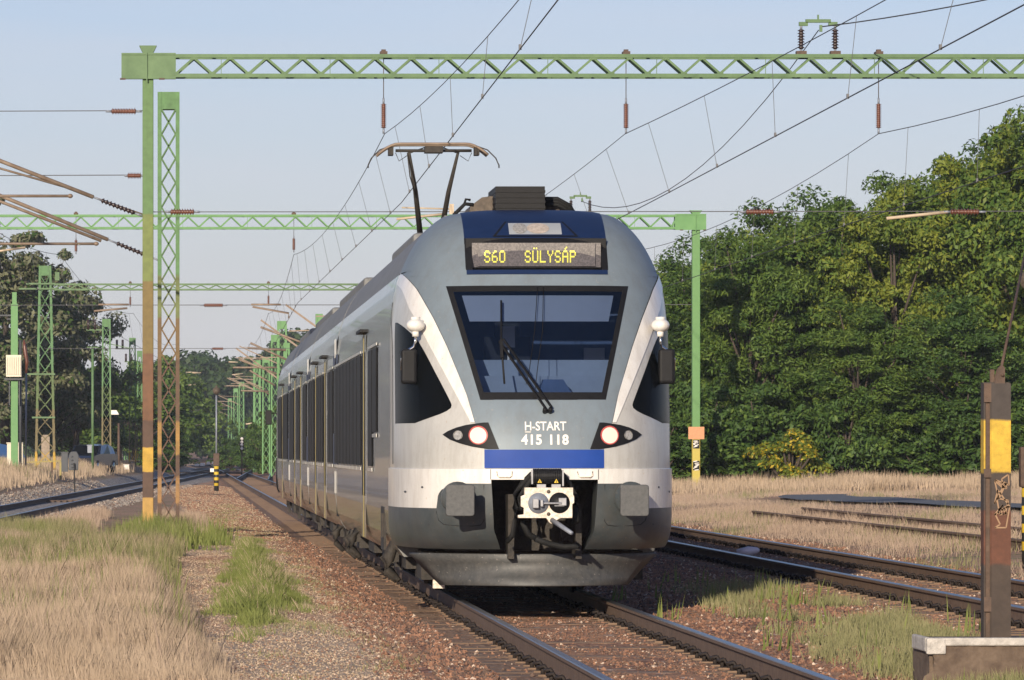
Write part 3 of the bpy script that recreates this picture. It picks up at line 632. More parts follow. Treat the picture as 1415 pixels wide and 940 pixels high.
# coupler bay
mb = MB(); mb.box2((TX-.60, 51.75, .52), (TX+.60, 51.8, 1.26)); mb.box2((TX-.6, 50.95, 1.235), (TX+.6, 51.8, 1.25))
for k in range(9): mb.box((TX-.45+.02*k+random.uniform(0, .75), 51.6-random.random()*.3, .55+random.random()*.5), (.05+.1*random.random(), .1, .08+.12*random.random()))
mb.box2((TX-.35, 51.0, .45), (TX-.29, 51.5, 1.1)); mb.box2((TX+.33, 51.0, .45), (TX+.39, 51.5, 1.0))
fin(mb, 'coupler_bay', M['under'])
cc = Vector((TX+.015, 50.42, 1.045))
def P2(px, py, y): return ((px-CX)*y/F, CH-(py-CY)*y/F)
yy = 50.42
face = [P2(a, b_, yy) for a, b_ in ((725, 674), (792, 674), (792, 684), (793.5, 686), (793.5, 695), (791, 697), (791, 716), (775, 716), (768, 719.5), (762, 724), (759, 722), (755, 716), (716, 716), (716, 712), (724, 711), (724, 702), (720, 700), (720, 686), (725, 684))]
mb = MB(); mb.prism(face, yy, yy+.10); cp = bevel(fin(mb, 'coupler', M['coupler']), .004)
mb = MB(); a = P2(744, 695.5, yy); mb.tube([(a[0], yy-.004, a[1]), (a[0], yy+.02, a[1])], .104, 32); fin(mb, 'coupler_cone', M['greymetal'], cp)
mb = MB(); b2 = P2(773, 695, yy); mb.tube([(b2[0], yy-.005, b2[1]), (b2[0], yy+.02, b2[1])], .104, 32); fin(mb, 'coupler_cup', M['black'], cp)
mb = MB(); mb.box((a[0]-.03, yy-.04, a[1]-.002), (.06, .08, .095)); mb.box((a[0]+.03, yy-.05, a[1]), (.03, .05, .07)); mb.bar((a[0]+.02, yy-.04, a[1]), (b2[0]+.02, yy-.03, b2[1]-.004), .03, .022); mb.box((b2[0]+.03, yy-.02, b2[1]+.01), (.08, .03, .08)); mb.bar((b2[0]-.05, yy-.02, b2[1]-.03), (b2[0]+.05, yy-.02, b2[1]-.03), .02, .015)
bevel(fin(mb, 'coupler_hook', M['steel'], cp), .006)
mb = MB(); e0 = P2(763, 719, yy); e1 = P2(790, 737, 50.05)
mb.tube([(e0[0], yy-.0, e0[1]), (e1[0], 50.05, e1[1])], [.026, .020], 12); fin(mb, 'guide_horn', M['greymetal'], cp)
for (qx, qy) in ((758, 679.5), (758, 710.5)):
    q = P2(qx, qy, yy); mb = MB(); mb.tube([(q[0], yy-.006, q[1]), (q[0], yy+.01, q[1])], .019, 14); fin(mb, 'coupler_bolt', M['browncover'], cp)
mb = MB(); tl_ = P2(738, 648, 50.5); br_ = P2(775, 669, 50.5)
n = 12
for k in range(n+1):
    x = tl_[0]+(br_[0]-tl_[0])*k/n; mb.tube([(x-.008, 50.55, (tl_[1]+br_[1])/2), (x+.008, 50.55, (tl_[1]+br_[1])/2)], .079, 18, smooth=False)
mb.tube([(tl_[0], 50.55, (tl_[1]+br_[1])/2), (br_[0], 50.55, (tl_[1]+br_[1])/2)], .074, 18)
eh = fin(mb, 'electric_coupler_cover', M['black'])
for k in (.2, .82):
    x = tl_[0]+(br_[0]-tl_[0])*k; z = br_[1]+.03; mb = MB(); mb.prism([(x-.022, z-.018), (x+.022, z-.018), (x, z+.022)], 50.458, 50.466); wt = fin(mb, 'warning_triangle', M['yellow'], eh)
    mb = MB(); mb.box((x, 50.455, z-.001), (.005, .004, .018)); mb.box((x, 50.455, z-.013), (.005, .004, .004)); mb.build('warning_mark', M['black'], eh)
mb = MB(); mb.box((tl_[0]-.02, 50.52, br_[1]+.07), (.015, .09, .14)); mb.box((br_[0]+.02, 50.52, br_[1]+.06), (.015, .09, .16)); mb.box((tl_[0]+.07, 50.48, br_[1]-.02), (.09, .04, .035)); mb.box((br_[0]-.05, 50.48, br_[1]-.02), (.09, .04, .035)); fin(mb, 'coupler_bracket', M['steel'])
for pts in (((735, 655), (722, 668), (713, 685), (712, 702), (712, 720), (708, 740), (700, 748)), ((737, 658), (726, 674), (719, 690), (718, 705)), ((776, 655), (788, 668), (795, 685), (797, 705), (796, 722)), ((740, 745), (760, 752), (780, 756), (800, 755)), ((722, 722), (730, 738), (748, 748))):
    mb = MB(); mb.tube([((p[0]-CX)*50.7/F, 50.7+.08*math.sin(i), CH-(p[1]-CY)*50.7/F) for i, p in enumerate(pts)], .030, 8); fin(mb, 'hose', M['rubber'])
for s in (-1, 1):
    mb = MB(); mb.tube([surf(s*.40-.075, 1.33, .02), surf(s*.40-.07, 1.292, .035), surf(s*.40-.05, 1.275, .04), surf(s*.40+.05, 1.275, .04), surf(s*.40+.07, 1.292, .035), surf(s*.40+.075, 1.33, .02)], .007, 6); fin(mb, 'grab_hook', M['coupler'])
# plough
mb = MB(); N_ = 24; vs = []
for j in range(5):
    t = j/4
    for i in range(N_+1):
        u = -1+2*i/N_; hwid = 1.26+(0.945-1.26)*t; z = .50-.33*t; yb = 51.12+.75*abs(u)**2.2+(.10*math.sin(t*math.pi)-.12*t)
        vs.append((TX-.04+u*hwid, yb, z))
mb.add(vs, [(j*(N_+1)+i, j*(N_+1)+i+1, (j+1)*(N_+1)+i+1, (j+1)*(N_+1)+i) for j in range(4) for i in range(N_)], 0, True)
pl = fin(mb, 'snow_plough', M['plow']); sm = pl.modifiers.new('solid', 'SOLIDIFY'); sm.thickness = .02
mb = MB(); mb.box2((TX-1.0, 52.3, .25), (TX+1.0, 52.5, .50)); mb.box2((TX-1.15, 52.6, .2), (TX-.9, 54, .5)); mb.box2((TX+.9, 52.6, .2), (TX+1.15, 54, .5)); fin(mb, 'plough_beam', M['under'])
mb = MB(); q = at(606, 807, 52.6); mb.box((q.x, 52.6, q.z), (.12, .14, .09)); fin(mb, 'sanding_block', M['coupler'])
# lettering
def text(s, x, z, size, m, name, off=.0, bold=0.0, wid=None):
    cu = bpy.data.curves.new(name, 'FONT'); cu.body = s; cu.size = size; cu.align_x = 'CENTER'; cu.offset = bold; cu.extrude = .0015; cu.space_character = 1.12 if s[0] == '4' else 1.0; cu.space_word = 1.25
    o = bpy.data.objects.new('tmp', cu); COL.objects.link(o); bpy.context.view_layer.update()
    me = bpy.data.meshes.new_from_object(o.evaluated_get(bpy.context.evaluated_depsgraph_get())); bpy.data.objects.remove(o); bpy.data.curves.remove(cu)
    w0 = max(v.co.x for v in me.vertices)-min(v.co.x for v in me.vertices); k = (wid/w0) if wid else 1
    base = WL[TR.name]
    for v in me.vertices:
        p = surf(x+v.co.x*k, z+v.co.y, .006+v.co.z); v.co = p-base
    me.materials.clear(); me.materials.append(m); ob = bpy.data.objects.new(name, me); COL.objects.link(ob); ob.parent = TR; WL[ob.name] = base; return ob
text('H-START', .01, 1.742, .125, M['pipewhite'], 'train_name', bold=.0015, wid=.415)
mb = MB(); mb.box2((surf(-.195, 1.735, 0).x, yc(1.73)-.008, 1.723), (surf(-.145, 1.735, 0).x+.01, yc(1.73)-.004, 1.731)); mb.build('name_underline', M['pipewhite'], TR)
text('415 118', .005, 1.603, .135, M['pipewhite'], 'train_number', bold=.0045, wid=.475)
# marker bulbs, brackets and mirrors
for s in (-1, 1):
    c = Vector((TX+s*1.25, 51.72, 2.82)); mb = MB(); mb.ell(c, (.095, .10, .07)); mb.tube([(c.x, c.y, c.z+.05), (c.x, c.y, c.z+.085)], .05, 14); mb.tube([(c.x, c.y, c.z-.05), (c.x, c.y, c.z-.115)], .034, 12); mb.tube([c, c+Vector((-s*.02, .35, 0))], .045, 10)
    bu = fin(mb, 'camera_pod', M['white'])
    mb = MB(); mx_ = TX+s*1.315
    mb.tube([(c.x, c.y, 2.71), (c.x, c.y, 2.65), (c.x+s*.02, c.y, 2.60), (mx_+s*.06, c.y, 2.53), (mx_+s*.075, c.y, 2.48), (mx_+s*.075, c.y, 2.36)], .014, 8); fin(mb, 'mirror_arm', M['chrome'], bu)
    mb = MB(); mb.box((mx_, 51.74, 2.40), (.17, .10, .36)); bevel(fin(mb, 'mirror', M['black'], bu), .035, 3)
# roof gear
mb = MB(); mb.box2((TX-.345, 53.1, 4.05), (TX+.17, 54.4, 4.31)); 
for k in range(4): mb.box2((TX-.35, 53.09, 4.08+.055*k), (TX+.175, 54.41, 4.105+.055*k))
fin(mb, 'roof_box', M['black'], nose=False)
mb = MB(); x0 = TX-.6; mb.prism([(x0, 4.04), (x0+.02, 4.13), (x0+.14, 4.22), (TX-.33, 4.235), (TX-.33, 4.04)], 53.6, 54.6); mb.prism([(TX+.17, 4.04), (TX+.17, 4.22), (TX+.32, 4.19), (TX+.48, 4.08), (TX+.5, 4.04)], 53.6, 54.6); fin(mb, 'roof_cover', M['browncover'], nose=False)
for z_, k in ((4.20, 0), (4.17, 1), (4.14, 2)):
    mb = MB(); mb.tube([(TX+.15, 53.5, z_), (TX+.33, 53.5, z_-.0), (TX+.46, 53.5, z_-.07), (TX+.52+.02*k, 53.6, 4.04)], .022, 8); fin(mb, 'roof_cable', M['rubber'], nose=False)
mb = MB(); mb.tube([(TX-.55, 53.6, 4.14), (TX-.64, 53.6, 4.15), (TX-.70, 53.6, 4.09), (TX-.76, 53.6, 4.03)], .020, 8); mb.tube([(TX-.58, 53.6, 4.19), (TX-.63, 53.6, 4.20), (TX-.66, 53.6, 4.12)], .014, 8); fin(mb, 'roof_cable', M['rubber'], nose=False)
# carriages
prof = [(ww(z), z) for z in (.42, .5, .65, .9, 1.5, 2.2, 2.6, 2.9, 3.1, 3.22, 3.4, 3.53, 3.66, 3.79, 3.9, 3.97, 4.03, 4.06, 4.07)]
prof = [(p[0], p[1]) for p in prof]
full = prof+[(-a, b_) for a, b_ in prof[::-1]]
joints = [72.3, 88.1, 103.6]; ends = [53.4]+joints+[117.2]
SX = TX-1.44
for ci in range(4):
    y0 = ends[ci]+(.14 if ci else 0); y1_ = ends[ci+1]-(.14 if ci < 3 else 0)
    mb = MB(); n = len(full)
    vs = [(TX+a, y, b_) for y in (y0, y1_) for a, b_ in full]
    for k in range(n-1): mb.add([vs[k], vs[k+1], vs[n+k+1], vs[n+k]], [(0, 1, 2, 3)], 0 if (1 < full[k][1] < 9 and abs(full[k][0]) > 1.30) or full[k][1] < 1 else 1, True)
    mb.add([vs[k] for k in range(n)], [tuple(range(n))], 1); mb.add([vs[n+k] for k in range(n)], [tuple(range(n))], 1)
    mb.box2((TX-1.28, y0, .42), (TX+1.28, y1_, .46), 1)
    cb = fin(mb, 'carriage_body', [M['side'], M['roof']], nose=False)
    for sd in (-1, 1):
        xs = TX+sd*1.44
        # windows
        y = y0+(3.4 if ci == 0 else .9); lim_ = y1_-(3.0 if ci == 3 else .9)
        doors = [60.4] if ci == 0 else ([77.0, 82.4] if ci == 1 else ([93.0, 97.8] if ci == 2 else [110.0]))
        while y < lim_:
            d = next((d for d in doors if y+1.2 > d-.1 and y < d+1.3), None)
            if d is not None:
                mb = MB(); mb.box2((xs-.006*0, d, .50), (xs+sd*.004, d+1.3, 2.92), 0); dr = fin(mb, 'door', M['side'], nose=False)
                for dw in (.12, .72): mb = MB(); mb.box2((xs+sd*.002, d+dw, 1.0), (xs+sd*.006, d+dw+.46, 2.72)); fin(mb, 'door_window', M['sglass'], dr)
                for q in (.60, .68): 
                    mb = MB(); mb.box2((xs+sd*.006, d+q-(.05 if q < .65 else -.0), .50), (xs+sd*.009, d+q+(.0 if q < .65 else .05), 2.95)); fin(mb, 'door_edge', M['doory'], dr)
                mb = MB(); mb.box2((xs-sd*.03, d-.05, 2.95), (xs+sd*.075, d+1.35, 2.985)); fin(mb, 'door_canopy', M['black'], dr)
                y = d+1.42; continue
            L_ = 1.18; short = (ci == 0 and y < 57.6); zb = 1.75 if short else 1.36
            mb = MB(); mb.box2((xs-.02, y, zb), (xs+sd*.006, y+L_, 2.70)); wn = fin(mb, 'side_window', M['sglass'], nose=False)
            mb = MB(); 
            for yv in (y, y+L_): mb.box2((xs-.01, yv-.025, zb-.02), (xs+sd*.009, yv+.025, 2.72))
            fin(mb, 'window_frame', M['black'], wn)
            mb = MB(); mb.box2((xs-.01, y-.03, zb-.06), (xs+sd*.020, y+L_+.03, zb-.02)); fin(mb, 'window_trim', M['silver'], wn)
            mb = MB(); mb.box2((xs-.01, y-.06, 2.72), (xs+sd*.020, y+L_+.06, 2.75)); fin(mb, 'window_trim', M['silver'], wn)
            y += L_+.16
        # painted marks by the joints
        for ye, s2 in ((y0+.05, 1), (y1_-.12, -1)):
            if (ci == 0 and s2 == 1) or (ci == 3 and s2 == -1): continue
            mb = MB(); mb.box2((xs-.01, ye, .93), (xs+sd*.005, ye+.07, 1.24)); fin(mb, 'white_mark', M['white'], nose=False); mb = MB(); mb.box2((xs-.01, ye, 2.86), (xs+sd*.005, ye+.07, 3.12)); fin(mb, 'white_mark', M['white'], nose=False)
            mb = MB(); yb_ = ye+.1 if s2 > 0 else ye-.72; mb.box2((xs-.01, yb_, 1.34), (xs+sd*.004, yb_+.68, 1.78)); fin(mb, 'blue_panel', M['navy'], nose=False); mb = MB(); mb.box2((xs-.01, yb_, 2.76), (xs+sd*.004, yb_+.68, 2.9)); fin(mb, 'blue_panel', M['navy'], nose=False)
    if ci < 3:
        yj = ends[ci+1]; mb = MB()
        for k in range(7):
            a = 1.425 if k % 2 == 0 else 1.40; mb.prism([(TX-a, .6), (TX+a, .6), (TX+a, 3.1), (TX+a*.86, 3.6), (TX+.6, 3.95), (TX-.6, 3.95), (TX-a*.86, 3.6), (TX-a, 3.1)], yj-.14+.04*k, yj-.14+.04*(k+1)-.001)
        fin(mb, 'gangway_bellows', M['rubber'], nose=False)
    # roof equipment
    mb = MB()
    for k in range(3):
        ya = y0+2.5+k*(y1_-y0-4)/3; mb.box2((TX-.95, ya, 3.86), (TX+.95, ya+(y1_-y0-4)/3-.1, 4.10))
    if ci == 0: mb = MB(); mb.box2((TX-.9, 60, 3.9), (TX+.9, 66, 4.12))
    bevel(fin(mb, 'roof_unit', M['roof'], nose=False), .05)
    mb = MB()
    for sd in (-1, 1):
        xx = TX+sd*1.33
        mb.add([(xx, y0+.5, 3.36), (xx, y1_-.5, 3.36), (xx-sd*.06, y1_-.5, 3.50), (xx-sd*.06, y0+.5, 3.50)], [(0, 1, 2, 3)])
# bogies
def bogie(yb):
    mb = MB()
    for sd in (-1, 1):
        mb.box((TX+sd*1.12, yb, .46), (.14, 2.9, .2)); mb.box((TX+sd*1.12, yb, .62), (.3, .8, .28))
        for d in (-1.3, 1.3): mb.box((TX+sd*1.14, yb+d, .42), (.26, .34, .34)); mb.tube([(TX+sd*1.2, yb+d*.62, .3), (TX+sd*1.2, yb+d*.62, .72)], .09, 10)
        mb.box((TX+sd*1.15, yb-.5, .26), (.08, .5, .12)); mb.box((TX+sd*1.22, yb+.9, .30), (.06, .12, .34))
        mb.tube([(TX+sd*1.2, yb-1.9, .62), (TX+sd*1.16, yb-1.95, .35), (TX+sd*.85, yb-1.85, .12)], .035, 7)
    b_ = fin(mb, 'bogie', M['under'], nose=False)
    for d in (-1.3, 1.3):
        for sd in (-1, 1):
            mb = MB(); mb.tube([(TX+sd*.68, yb+d, .41), (TX+sd*.715, yb+d, .41)], .45, 28); mb.tube([(TX+sd*.715, yb+d, .41), (TX+sd*.82, yb+d, .41)], .415, 28); fin(mb, 'wheel', M['under'], b_)
for yb in (57.6, 72.3, 88.1, 103.6, 113): bogie(yb)
mb = MB()
for k in range(26):
    y = 54.3+k*2.35
    for sd in (-1, 1): mb.box((TX+sd*(1.02+.1*random.random()), y, .33+.04*random.random()), (.3, .8+random.random(), .16+.1*random.random()))
mb.box2((TX-1.1, 53.5, .36), (TX+1.1, 117, .44))
fin(mb, 'underfloor_equipment', M['under'], nose=False)
mb = MB(); xs = TX-1.44; mb.prism([(0, 0), (.001, 0), (.001, .001)], 0, .001); mb = MB()
mb.box2((xs-.006, 54.9, .46), (xs+.02, 55.75, .93)); mb.box2((xs-.03, 55.0, .60), (xs-.006, 55.12, .86)); fin(mb, 'dark_cutout_panel', M['under'], nose=False)  # dark panel painted in for the shaded wheel cutout of the skirt
for (yq, zq, ln) in ((54.6, .30, .26), (55.2, .28, .22), (66.4, .3, .2), (68, .26, .2), (73.4, .25, .2)):
    mb = MB(); mb.tube([(xs+.1, yq, zq+ln), (xs+.02, yq-.02, zq+.08), (xs+.04, yq-.05, zq-.05), (xs+.14, yq-.1, zq-.16)], [.05, .07, .05, .03], 9); mb.box((xs+.08, yq+.05, zq+.12), (.13, .1, .16)); fin(mb, 'sand_pipe', M['under'], nose=False)
# pantograph
PY = 73.2; mb = MB(); hx = TX; zc = 5.96
mb.box2((hx-.5, PY-.6, 4.2), (hx+.5, PY+1.6, 4.28))
for sx in (-.4, .4):
    for dy in (-.5, 1.5): mb.tube([(hx+sx, PY+dy, 4.05), (hx+sx, PY+dy, 4.22)], .06, 10)
pg = fin(mb, 'pantograph', M['under'], nose=False)
for dy in (-.16, .16):
    mb = MB(); pts = []
    for i in range(25):
        u = -1+2*i/24; a = abs(u); z = zc if a < .62 else zc-.16*((a-.62)/.38)**1.7; pts.append((hx-.02+u*.80, PY+dy, z))
    mb.tube(pts, .020, 7); 
    fin(mb, 'contact_strip', M['pipe'], pg)
mb = MB()
for sd in (-1, 1): mb.tube([(hx+sd*.64, PY, zc-.03), (hx+sd*.78, PY, zc-.08), (hx+sd*.90, PY, zc-.20), (hx+sd*.945, PY, zc-.30), (hx+sd*.945, PY, zc-.34)], .010, 6)
mb.tube([(hx-.55, PY, zc-.09), (hx+.55, PY, zc-.09)], .022, 8); mb.box((hx, PY, zc-.08), (.26, .3, .09))
for sd in (-1, 1): mb.box((hx+sd*.62, PY, zc-.10), (.07, .3, .12)); mb.tube([(hx+sd*.33, PY, zc-.12), (hx+sd*.12, PY, zc-.04)], .010, 6); mb.tube([(hx+sd*.55, PY, zc-.12), (hx+sd*.50, PY, zc-.24), (hx+sd*.38, PY, zc-.16)], .006, 5)
fin(mb, 'pantograph_head', M['under'], pg)
mb = MB()
for sd in (-1, 1): mb.tube([(hx+sd*.355, PY, zc-.11), (hx+sd*.24, PY+.45, 5.30), (hx+sd*.14, PY+.95, 4.62)], [.022, .036, .045], 8)
mb.tube([(hx-.2, PY+.95, 4.62), (hx+.2, PY+.95, 4.62)], .05, 8); mb.tube([(hx-.38, PY, zc-.12), (hx-.34, PY+.02, 5.5), (hx-.22, PY+.5, 5.2)], .009, 5)
fin(mb, 'upper_arm', M['under'], pg)
mb = MB(); mb.tube([(hx, PY+.95, 4.62), (hx, PY-.3, 4.28)], .06, 10); mb.tube([(hx+.1, PY+.8, 4.55), (hx+.1, PY-.5, 4.3)], .02, 6); fin(mb, 'lower_arm', M['under'], pg)
mb = MB(); mb.box2((TX-.55, 59.5, 4.05), (TX-.3, 60.1, 4.3)); fin(mb, 'roof_vent', M['roof'], nose=False)
# rear cab, same shell turned round
for o in front:
    if o.name.split('.')[0] in ('buffer', 'coupler', 'hose', 'coupler_bay', 'electric_coupler_cover', 'coupler_bracket', 'cab_interior', 'driver_desk', 'instrument_binnacle', 'sun_blind', 'cab_fittings', 'driver_seat', 'display_panel', 'sanding_block', 'washer_hose', 'wiper', 'grab_hook'): continue
    c = o.copy(); COL.objects.link(c); c.parent = TR; c.rotation_euler = (0, 0, math.pi)
mb = MB(); mb.box((TX-1.62, 118.0, 2.30), (.15, .14, .34)); mb.box((TX-1.52, 118.05, 2.40), (.2, .03, .03)); bevel(fin(mb, 'rear_camera_box', M['black'], nose=False), .02)

# ------------------------------------------------------------------ gantries
def insulator(name, p, q, rad, n, m, label, group, parent=None, cap=True):
    """ribbed insulator between p and q, as a thing or (with parent) a part"""
    p = Vector(p); q = Vector(q); L_ = (q-p).length
    d = (q-p).normalized(); 
    if parent is None:
        t = thing(name, label, 'insulator', tuple(p), group)
    else: t = parent
    mb = MB(); pts = []; rs = []
    for i in range(n):
        a = .16+.68*i/n; b_ = .16+.68*(i+1)/n
        pts += [p+d*L_*a, p+d*L_*(a+(b_-a)*.35), p+d*L_*(a+(b_-a)*.42), p+d*L_*(a+(b_-a)*.95)]; rs += [rad*.5, rad*.55, rad, rad*.5]
    mb.tube(pts, rs, 10)
    mb.build('insulator_body' if parent is None else 'insulator', m, t)
    mb = MB(); mb.tube([p, p+d*L_*.16], rad*.32, 8); mb.tube([q-d*L_*.16, q], rad*.32, 8)
    mb.build('end_fitting', M['greymetal'], t)
    return t
def truss_beam(name, label, D, x0, x1, zt, zb, boxes, m, pitch=.65, dep=.34, c=.065, posts=(), pw=.2, pm=None, hang=(), zcap=.16, zbase=None):
    t = thing(name, label, 'gantry', (x0, D, 0))
    mb = MB()
    for dy in (-dep/2, dep/2):
        mb.bar((x0, D+dy, zt-c/2), (x1, D+dy, zt-c/2), c, c); mb.bar((x0, D+dy, zb+c/2), (x1, D+dy, zb+c/2), c, c)
    beam = mb.build('beam_chords', m, t)
    mb = MB(); x = x0; up = False
    while x < x1-.01:
        xn = min(x+pitch/2, x1); a, b_ = (zb+c, zt-c) if not up else (zt-c, zb+c)
        for dy in (-dep/2, dep/2): mb.bar((x, D+dy, a), (xn, D+dy, b_), .04, .035, up=(0, 1, 0))
        if D < 100:
            mb.box((x, D-dep/2-.024, (zb+c if not up else zt-c)), (.11, .008, .07))
            for bx in (-.03, .03): mb.box((x+bx, D-dep/2-.032, (zb+c if not up else zt-c)), (.014, .012, .014))
        up = not up; x = xn
    x = x0+pitch
    while x < x1:
        mb.bar((x, D-dep/2, zb+.02), (x, D+dep/2, zb+.02), .03); mb.bar((x, D-dep/2, zt-.02), (x, D+dep/2, zt-.02), .03); x += pitch*1.5
    x = x0+pitch*1.25
    while x < x1: mb.bar((x, D-dep/2, zb+.04), (x, D-dep/2, zt-.04), .012); x += pitch*3
    mb.build('lattice_bracing', m, t)
    for (a, b_) in boxes:
        mb = MB(); mb.box2((a, D-dep/2-.02, zb-.01), (b_, D+dep/2+.02, zt+.005)); mb.box2((a, D-dep/2-.035, zt-.015), (b_, D-dep/2-.02, zt+.02)); mb.box2((a, D-dep/2-.035, zb-.03), (b_, D-dep/2-.02, zb+.012))
        mb.build('end_box', m, t)
    for xp in posts:
        g = ground(xp, D) if zbase is None else zbase
        mb = MB(); mb.box2((xp-pw/2, D-.13, g-.1), (xp+pw/2, D+.13, zb-.012)); bevel(mb.build('post', pm or m, t), .01)
        mb = MB(); mb.prism([(xp-pw*.45, zt+.02), (xp+pw*.45, zt+.02), (xp+pw*.8, zt+zcap), (xp-pw*.8, zt+zcap)], D-.12, D+.12); mb.bar((xp-.02, D-dep/2-.045, zt+.04), (xp-.02, D-dep/2-.045, zb-.08), .02); mb.build('post_cap', m, t)
        for k in range(3): mb = MB()
        mb.box((xp-.45, D-dep/2-.02, zb-.03), (.1, .04, .03)); mb.box((xp+.25, D-dep/2-.02, zb-.03), (.1, .04, .03)); mb.build('bolt_plate', M['rust'], t)
    for (xh, drop, ln) in hang:
        mb = MB(); mb.box((xh, D, zt+.03), (.13, dep*.9, .05)); mb.box((xh, D, zt+.07), (.08, .1, .05)); mb.tube([(xh, D, zt), (xh, D, zb-drop)], .008, 5); mb.build('hanger', M['rust'], t)
        insulator('x', (xh, D, zb-drop), (xh, D, zb-drop-ln), .058, 12, M['insul'], '', '', parent=t)
    return t
D1, D2, D3 = 90.9, 153.2, 213.6
s1, s2, s3 = D1/F, D2/F, D3/F
X1 = lambda px, D: (px-CX)*D/F
Z1 = lambda py, D: CH-(py-CY)*D/F
gt1 = truss_beam('overhead_gantry', 'near green lattice gantry beam across the top of the picture on a rusty post', D1, X1(243, D1), 20.0, Z1(76, D1), Z1(108, D1), [(X1(168, D1), X1(243, D1))], M['green'],
    posts=(X1(204.5, D1),), pw=.195, pm=M['post'], hang=((X1(530, D1), .36, .64), (X1(865, D1), .36, .64), (X1(1214, D1), .36, .64)))
mb = MB(); mb.box2((19.6, D1-.12, -.1), (19.9, D1+.12, 8.2)); mb.build('post', M['post'], gt1)
gt2 = truss_beam('overhead_gantry', 'second green lattice gantry behind the train roof, right post standing in grass by trees', D2, X1(-230, D2), X1(935, D2), Z1(297, D2), Z1(317, D2), [(X1(932, D2), X1(975, D2))], M['brightgreen'],
    posts=(X1(961.5, D2),), pw=.235, pm=M['post2'], hang=((X1(406, D2), .20, .5), (X1(105, D2), .25, .5)), zcap=.13)
gt3 = truss_beam('overhead_gantry', 'third green lattice gantry low in the distance behind the train', D3, X1(75, D3), X1(640, D3), Z1(392, D3), Z1(401.5, D3), [], M['green'],
    posts=(X1(640, D3),), pw=.25, pm=M['brightgreen'], hang=((X1(371, D3), .15, .5), (X1(180, D3), .2, .5)), zcap=.1)
# notices on post 2
g2x = X1(961.5, D2); mb = MB(); mb.box2((g2x-.24, D2-.16, Z1(607, D2)), (g2x+.24, D2-.14, Z1(590, D2))); tag(mb.build('notice_board', M['orange'], None, Vector((g2x, D2, 0))), 'small pinkish-orange board fixed low on the far green gantry post', 'sign')
mb = MB(); 
for (za, zb_) in ((608, 618), (636, 650)):
    for k in range(6): 
        zz = Z1(za+(zb_-za)*(k+.5)/6, D2); xx = g2x+random.uniform(-.04, .04); mb.bar((xx-.06, D2-.136, zz-.02), (xx+.06, D2-.136, zz+random.uniform(-.03, .03)), .012, .022)
mb.build('graffiti', M['pipewhite'], gt2)
mb = MB(); mb.box2((g2x-.10, D2-.134, Z1(620, D2)), (g2x+.10, D2-.131, Z1(608, D2))); mb.box2((g2x-.10, D2-.134, Z1(650, D2)), (g2x+.10, D2-.131, Z1(637, D2))); mb.build('dark_paint_band', M['black'], gt2)
# portal insulators on beams carrying the feeder
def portal(D, xa, xb, zt, h, label):
    t = thing('feeder_support', label, 'insulator', (xa, D, zt), 'portal shaped feeder insulators on the gantry beams')
    for x in (xa, xb):
        insulator('x', (x, D, zt+.02), (x, D, zt+h*.82), .065*h/.62, 7, M['insuld'], '', '', parent=t)
        mb = MB(); mb.box((x, D, zt+.03), (.18, .2, .07)); mb.build('foot', M['rust'], t)
    mb = MB(); mb.bar((xa-.04, D, zt+h*.84), (xa+.12, D, zt+h*.84), .07); mb.bar((xb+.04, D, zt+h*.84), (xb-.12, D, zt+h*.84), .07); mb.bar((xa+.08, D, zt+h*.92), (xb-.08, D, zt+h*.92), .07, .06); mb.box(((xa+xb)/2, D, zt+h), (.03, .03, .12)); mb.box(((xa+xb)/2+.05, D, zt+h*.72), (.05, .05, .12)); mb.build('yoke', M['green'], t)
portal(D1, X1(1107, D1), X1(1154, D1), Z1(76, D1), .66, 'pair of dark ribbed insulators joined by a yoke on top of the near gantry beam')
portal(D2, X1(789, D2), X1(815, D2), Z1(297, D2), .62, 'pair of dark ribbed insulators seen just right of the train roof box')
# lattice mast helper
def lattice_mast(name, label, x, D, wtop, wbot, ztop, m, bays=16, group=None, cap=.42, leg=.07, zb=None, dep=None):
    g = ground(x, D)-.05 if zb is None else zb
    t = thing(name, label, 'mast', (x, D, 0), group)
    def hw(z): return (wbot+(wtop-wbot)*(z-g)/(ztop-g))/2
    dp_ = dep or wbot*.8
    mb = MB()
    for sx in (-1, 1):
        for sy in (-1, 1): mb.bar((x+sx*(hw(g)-leg/2), D+sy*dp_/2, g), (x+sx*(hw(ztop)-leg/2), D+sy*dp_/2, ztop), leg, leg*.6)
    mb.build('mast_legs', m, t)
    mb = MB()
    zz = [g+.2+(ztop-cap-g-.2)*k/bays for k in range(bays+1)]
    for k in range(bays):
        for sy in (-1, 1):
            a, b_ = zz[k], zz[k+1]
            mb.bar((x-hw(a)+leg, D+sy*dp_/2, a), (x+hw(b_)-leg, D+sy*dp_/2, b_), .026, .022, up=(0, 1, 0)); mb.bar((x+hw(a)-leg, D+sy*dp_/2, a), (x-hw(b_)+leg, D+sy*dp_/2, b_), .026, .022, up=(0, 1, 0))
        for sx in (-1, 1): mb.bar((x+sx*(hw(a)-leg/2), D-dp_/2, a), (x+sx*(hw(b_)-leg/2), D+dp_/2, b_), .026, .022)
    mb.build('mast_bracing', M['towerb'] if m == M['tower'] else m, t)
    mb = MB(); mb.box2((x-hw(ztop), D-dp_/2-.01, ztop-cap), (x+hw(ztop), D+dp_/2+.01, ztop)); mb.build('mast_cap', m, t)
    return t
lm1 = lattice_mast('lattice_mast', 'tall green lattice mast with rusty foot close behind the near gantry post', X1(233, 97), 97, .42, .42, Z1(128, 97), M['tower'], 17, leg=.075, cap=.33)
